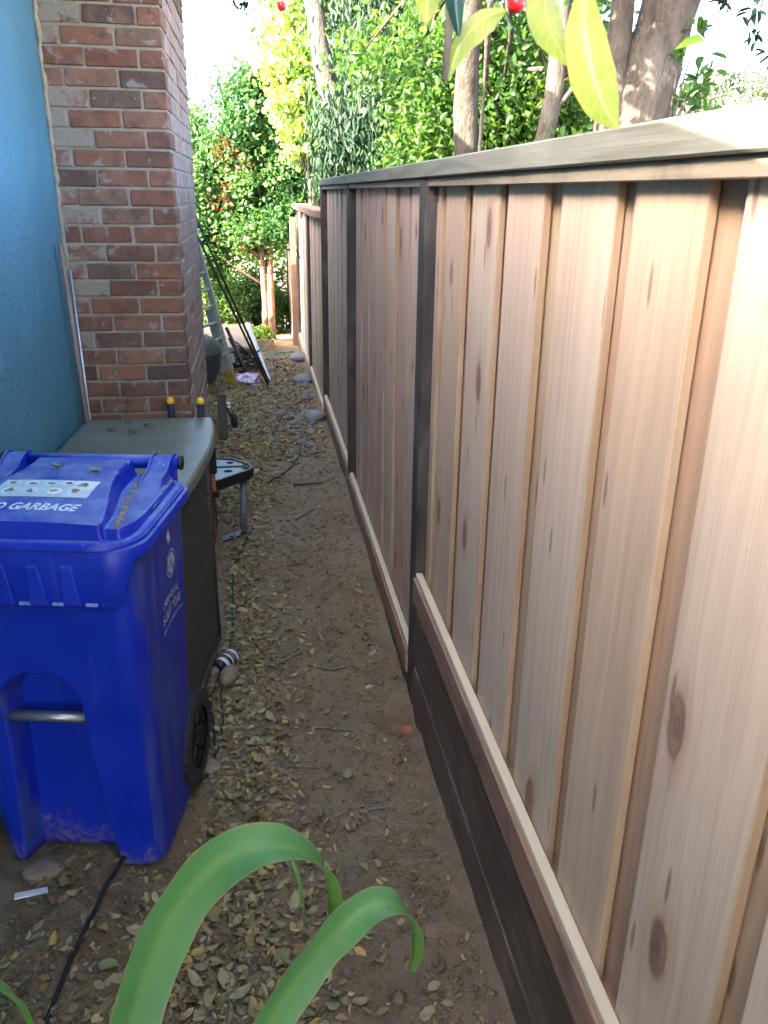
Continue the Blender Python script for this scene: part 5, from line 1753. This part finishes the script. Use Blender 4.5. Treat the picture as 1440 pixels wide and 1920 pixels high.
strap_leaf(plant, [(-.27, .55, .12), (-.24, .66, .46), (-.205, .74, .65), (-.155, .79, .78), (-.10, .81, .852), (-.045, .815, .880), (.005, .82, .872), (.045, .82, .838), (.060, .82, .785), (.062, .825, .715)],
           [.018, .029, .033, .036, .034, .029, .024, .021, .018, .012], [(.85, .35, -.2), (.85, .3, -.35), (.78, .12, -.52), (.38, -.72, -.45), (.42, -.85, -.12), (.65, -.72, 0)])
strap_leaf(plant, [(-.20, .50, .12), (-.12, .64, .44), (-.045, .74, .615), (.010, .78, .688), (.065, .80, .742), (.112, .81, .768), (.148, .815, .757), (.172, .82, .712), (.177, .825, .655), (.173, .83, .615)],
           [.015, .027, .031, .0315, .028, .022, .018, .0155, .011, .004], [(.85, .35, -.2), (.85, .3, -.35), (.78, .12, -.52), (.38, -.72, -.45), (.42, -.85, -.12), (.65, -.72, 0)])
strap_leaf(plant, [(-.30, .50, .12), (-.37, .62, .50), (-.405, .72, .69), (-.385, .78, .735), (-.345, .79, .70), (-.33, .79, .62)],
           [.012, .020, .022, .022, .018, .008], [(.3, -.8, .2), (.4, -.8, .2), (.6, -.6, .3)])
strap_leaf(plant, [(-.06, .815, .868), (-.03, .83, .862), (-.005, .85, .845), (.012, .865, .80), (.022, .875, .74), (.026, .88, .67)],
           [.002, .003, .003, .003, .0025, .0015], [(.8, .3, -.3), (.95, -.4, -.1)], 'withered_strand')

k = NT('holly_leaf')
ac = k.n('Attribute', attribute_name='across').outputs['Fac']
v = k.coord()
c = k.mix(k.rng(k.noise(v, 55, 4), .35, .65), (.30, .37, .055), (.46, .42, .085))
al = k.n('Attribute', attribute_name='along').outputs['Fac']
vn = k.math('SINE', k.math('MULTIPLY', k.math('SUBTRACT', al, k.math('MULTIPLY', k.math('ABSOLUTE', ac), .14)), 62.0))
c = k.mix(k.math('MULTIPLY', k.rng(vn, .75, 1.0), .28), c, (.58, .58, .22))
c = k.mix(k.math('MULTIPLY', k.rng(k.noise(v, 320, 3), .66, .72), .7), c, (.22, .15, .05))
c = k.mix(k.math('MULTIPLY', k.rng(k.noise(v, 40, 3), .5, .75), .5), c, (.22, .33, .05))
c = k.mix(k.math('MULTIPLY', k.rng(k.math('ABSOLUTE', ac), .10, .0), .7), c, (.55, .55, .22))
tr_ = k.n('BsdfTranslucent', {0: k.mix(.3, c, (.5, .55, .05))}).outputs[0]
M_HOLLY = k.done(k.n('MixShader', {0: .5, 1: k.principled(c, .3, spec=.5), 2: tr_}).outputs[0])
M_HOLLYD = plain('dark_holly_leaf', (.015, .045, .03), .2)
M_BERRY = plain('red_berry', (.55, .012, .018), .22, var=.1)
hol = thing('holly_branch', 'holly twig with yellow-green leaves and red berries hanging in close overhead', 'branch', (.17, .56, 1.80))
def holly_leaf(pts, wd, sidev, mat, fold=.35):
    o = strap_leaf(hol, pts, wd, sidev, 'leaf', fold)
    o.data.materials.clear()
    o.data.materials.append(mat)
    o.data.polygons.foreach_set('material_index', [0] * len(o.data.polygons))
    return o
m = MB()
m.tube([(-.16, -.02, .0), (0, 0, -.002), (.06, .0, .0), (.22, .02, .03), (.6, .02, .12)], [.002, .003, .0035, .005, .007], 7)
m.tube([(-.045, 0, -.002), (-.048, .0, -.04), (-.051, -.005, -.085)], [.0018, .003, .002], 6)
m.tube([(.03, 0, 0), (.034, 0, -.03)], .0014, 6)
m.tube([(-.008, 0, 0), (-.008, 0, -.042)], .0008, 6)
m.tube([(-.15, -.02, 0), (-.15, -.02, -.05)], .0006, 6)
m.obj('twig', M_TWIG, hol)
holly_leaf([(.206, .56, 1.768), (.208, .558, 1.745), (.214, .553, 1.720), (.222, .55, 1.702), (.231, .548, 1.690)], [.004, .0125, .0145, .0105, .0006], [(.95, -.2, .2), (.95, -.3, .25)], M_HOLLY, .3)
holly_leaf([(.188, .572, 1.774), (.186, .574, 1.760), (.192, .574, 1.745), (.204, .572, 1.728)], [.012, .0135, .0115, .001], [(.9, .3, .35), (.9, .3, .5)], M_HOLLY, .2)
holly_leaf([(.158, .565, 1.756), (.147, .563, 1.752), (.136, .56, 1.744), (.127, .558, 1.732), (.121, .557, 1.716)], [.001, .0075, .0085, .0055, .0006], [(.5, -.3, -.8), (.7, -.4, -.6), (.8, -.5, -.3)], M_HOLLY, .5)
holly_leaf([(.108, .56, 1.775), (.108, .56, 1.760), (.107, .56, 1.746)], [.005, .008, .001], [(1, -.2, 0), (1, -.2, 0)], M_HOLLY)
holly_leaf([(.121, .55, 1.775), (.122, .55, 1.757), (.125, .548, 1.738)], [.003, .006, .001], [(1, -.4, .1), (1, -.4, .1)], M_HOLLYD, .5)
for (a, b, c_, r_) in ((.163, .56, 1.7585, .0053), (.213, .565, 1.769, .0045), (.0195, .54, 1.748, .0027)):
    bm = bmesh.new()
    bmesh.ops.create_uvsphere(bm, u_segments=20, v_segments=12, radius=r_)
    for f2 in bm.faces:
        f2.smooth = True
    me = bpy.data.meshes.new('berry')
    bm.to_mesh(me)
    bm.free()
    me.materials.append(M_BERRY)
    inst('berry', me, hol, Vector((a, b, c_)) - hol.location)

# ------------------------------------------------------------------ every top-level object scaled about the origin below the camera
for o in list(COL.objects):
    if o.parent is None and o.type in ('MESH', 'EMPTY'):
        o.location = o.location * SCENE_SCALE
        o.scale = o.scale * SCENE_SCALE
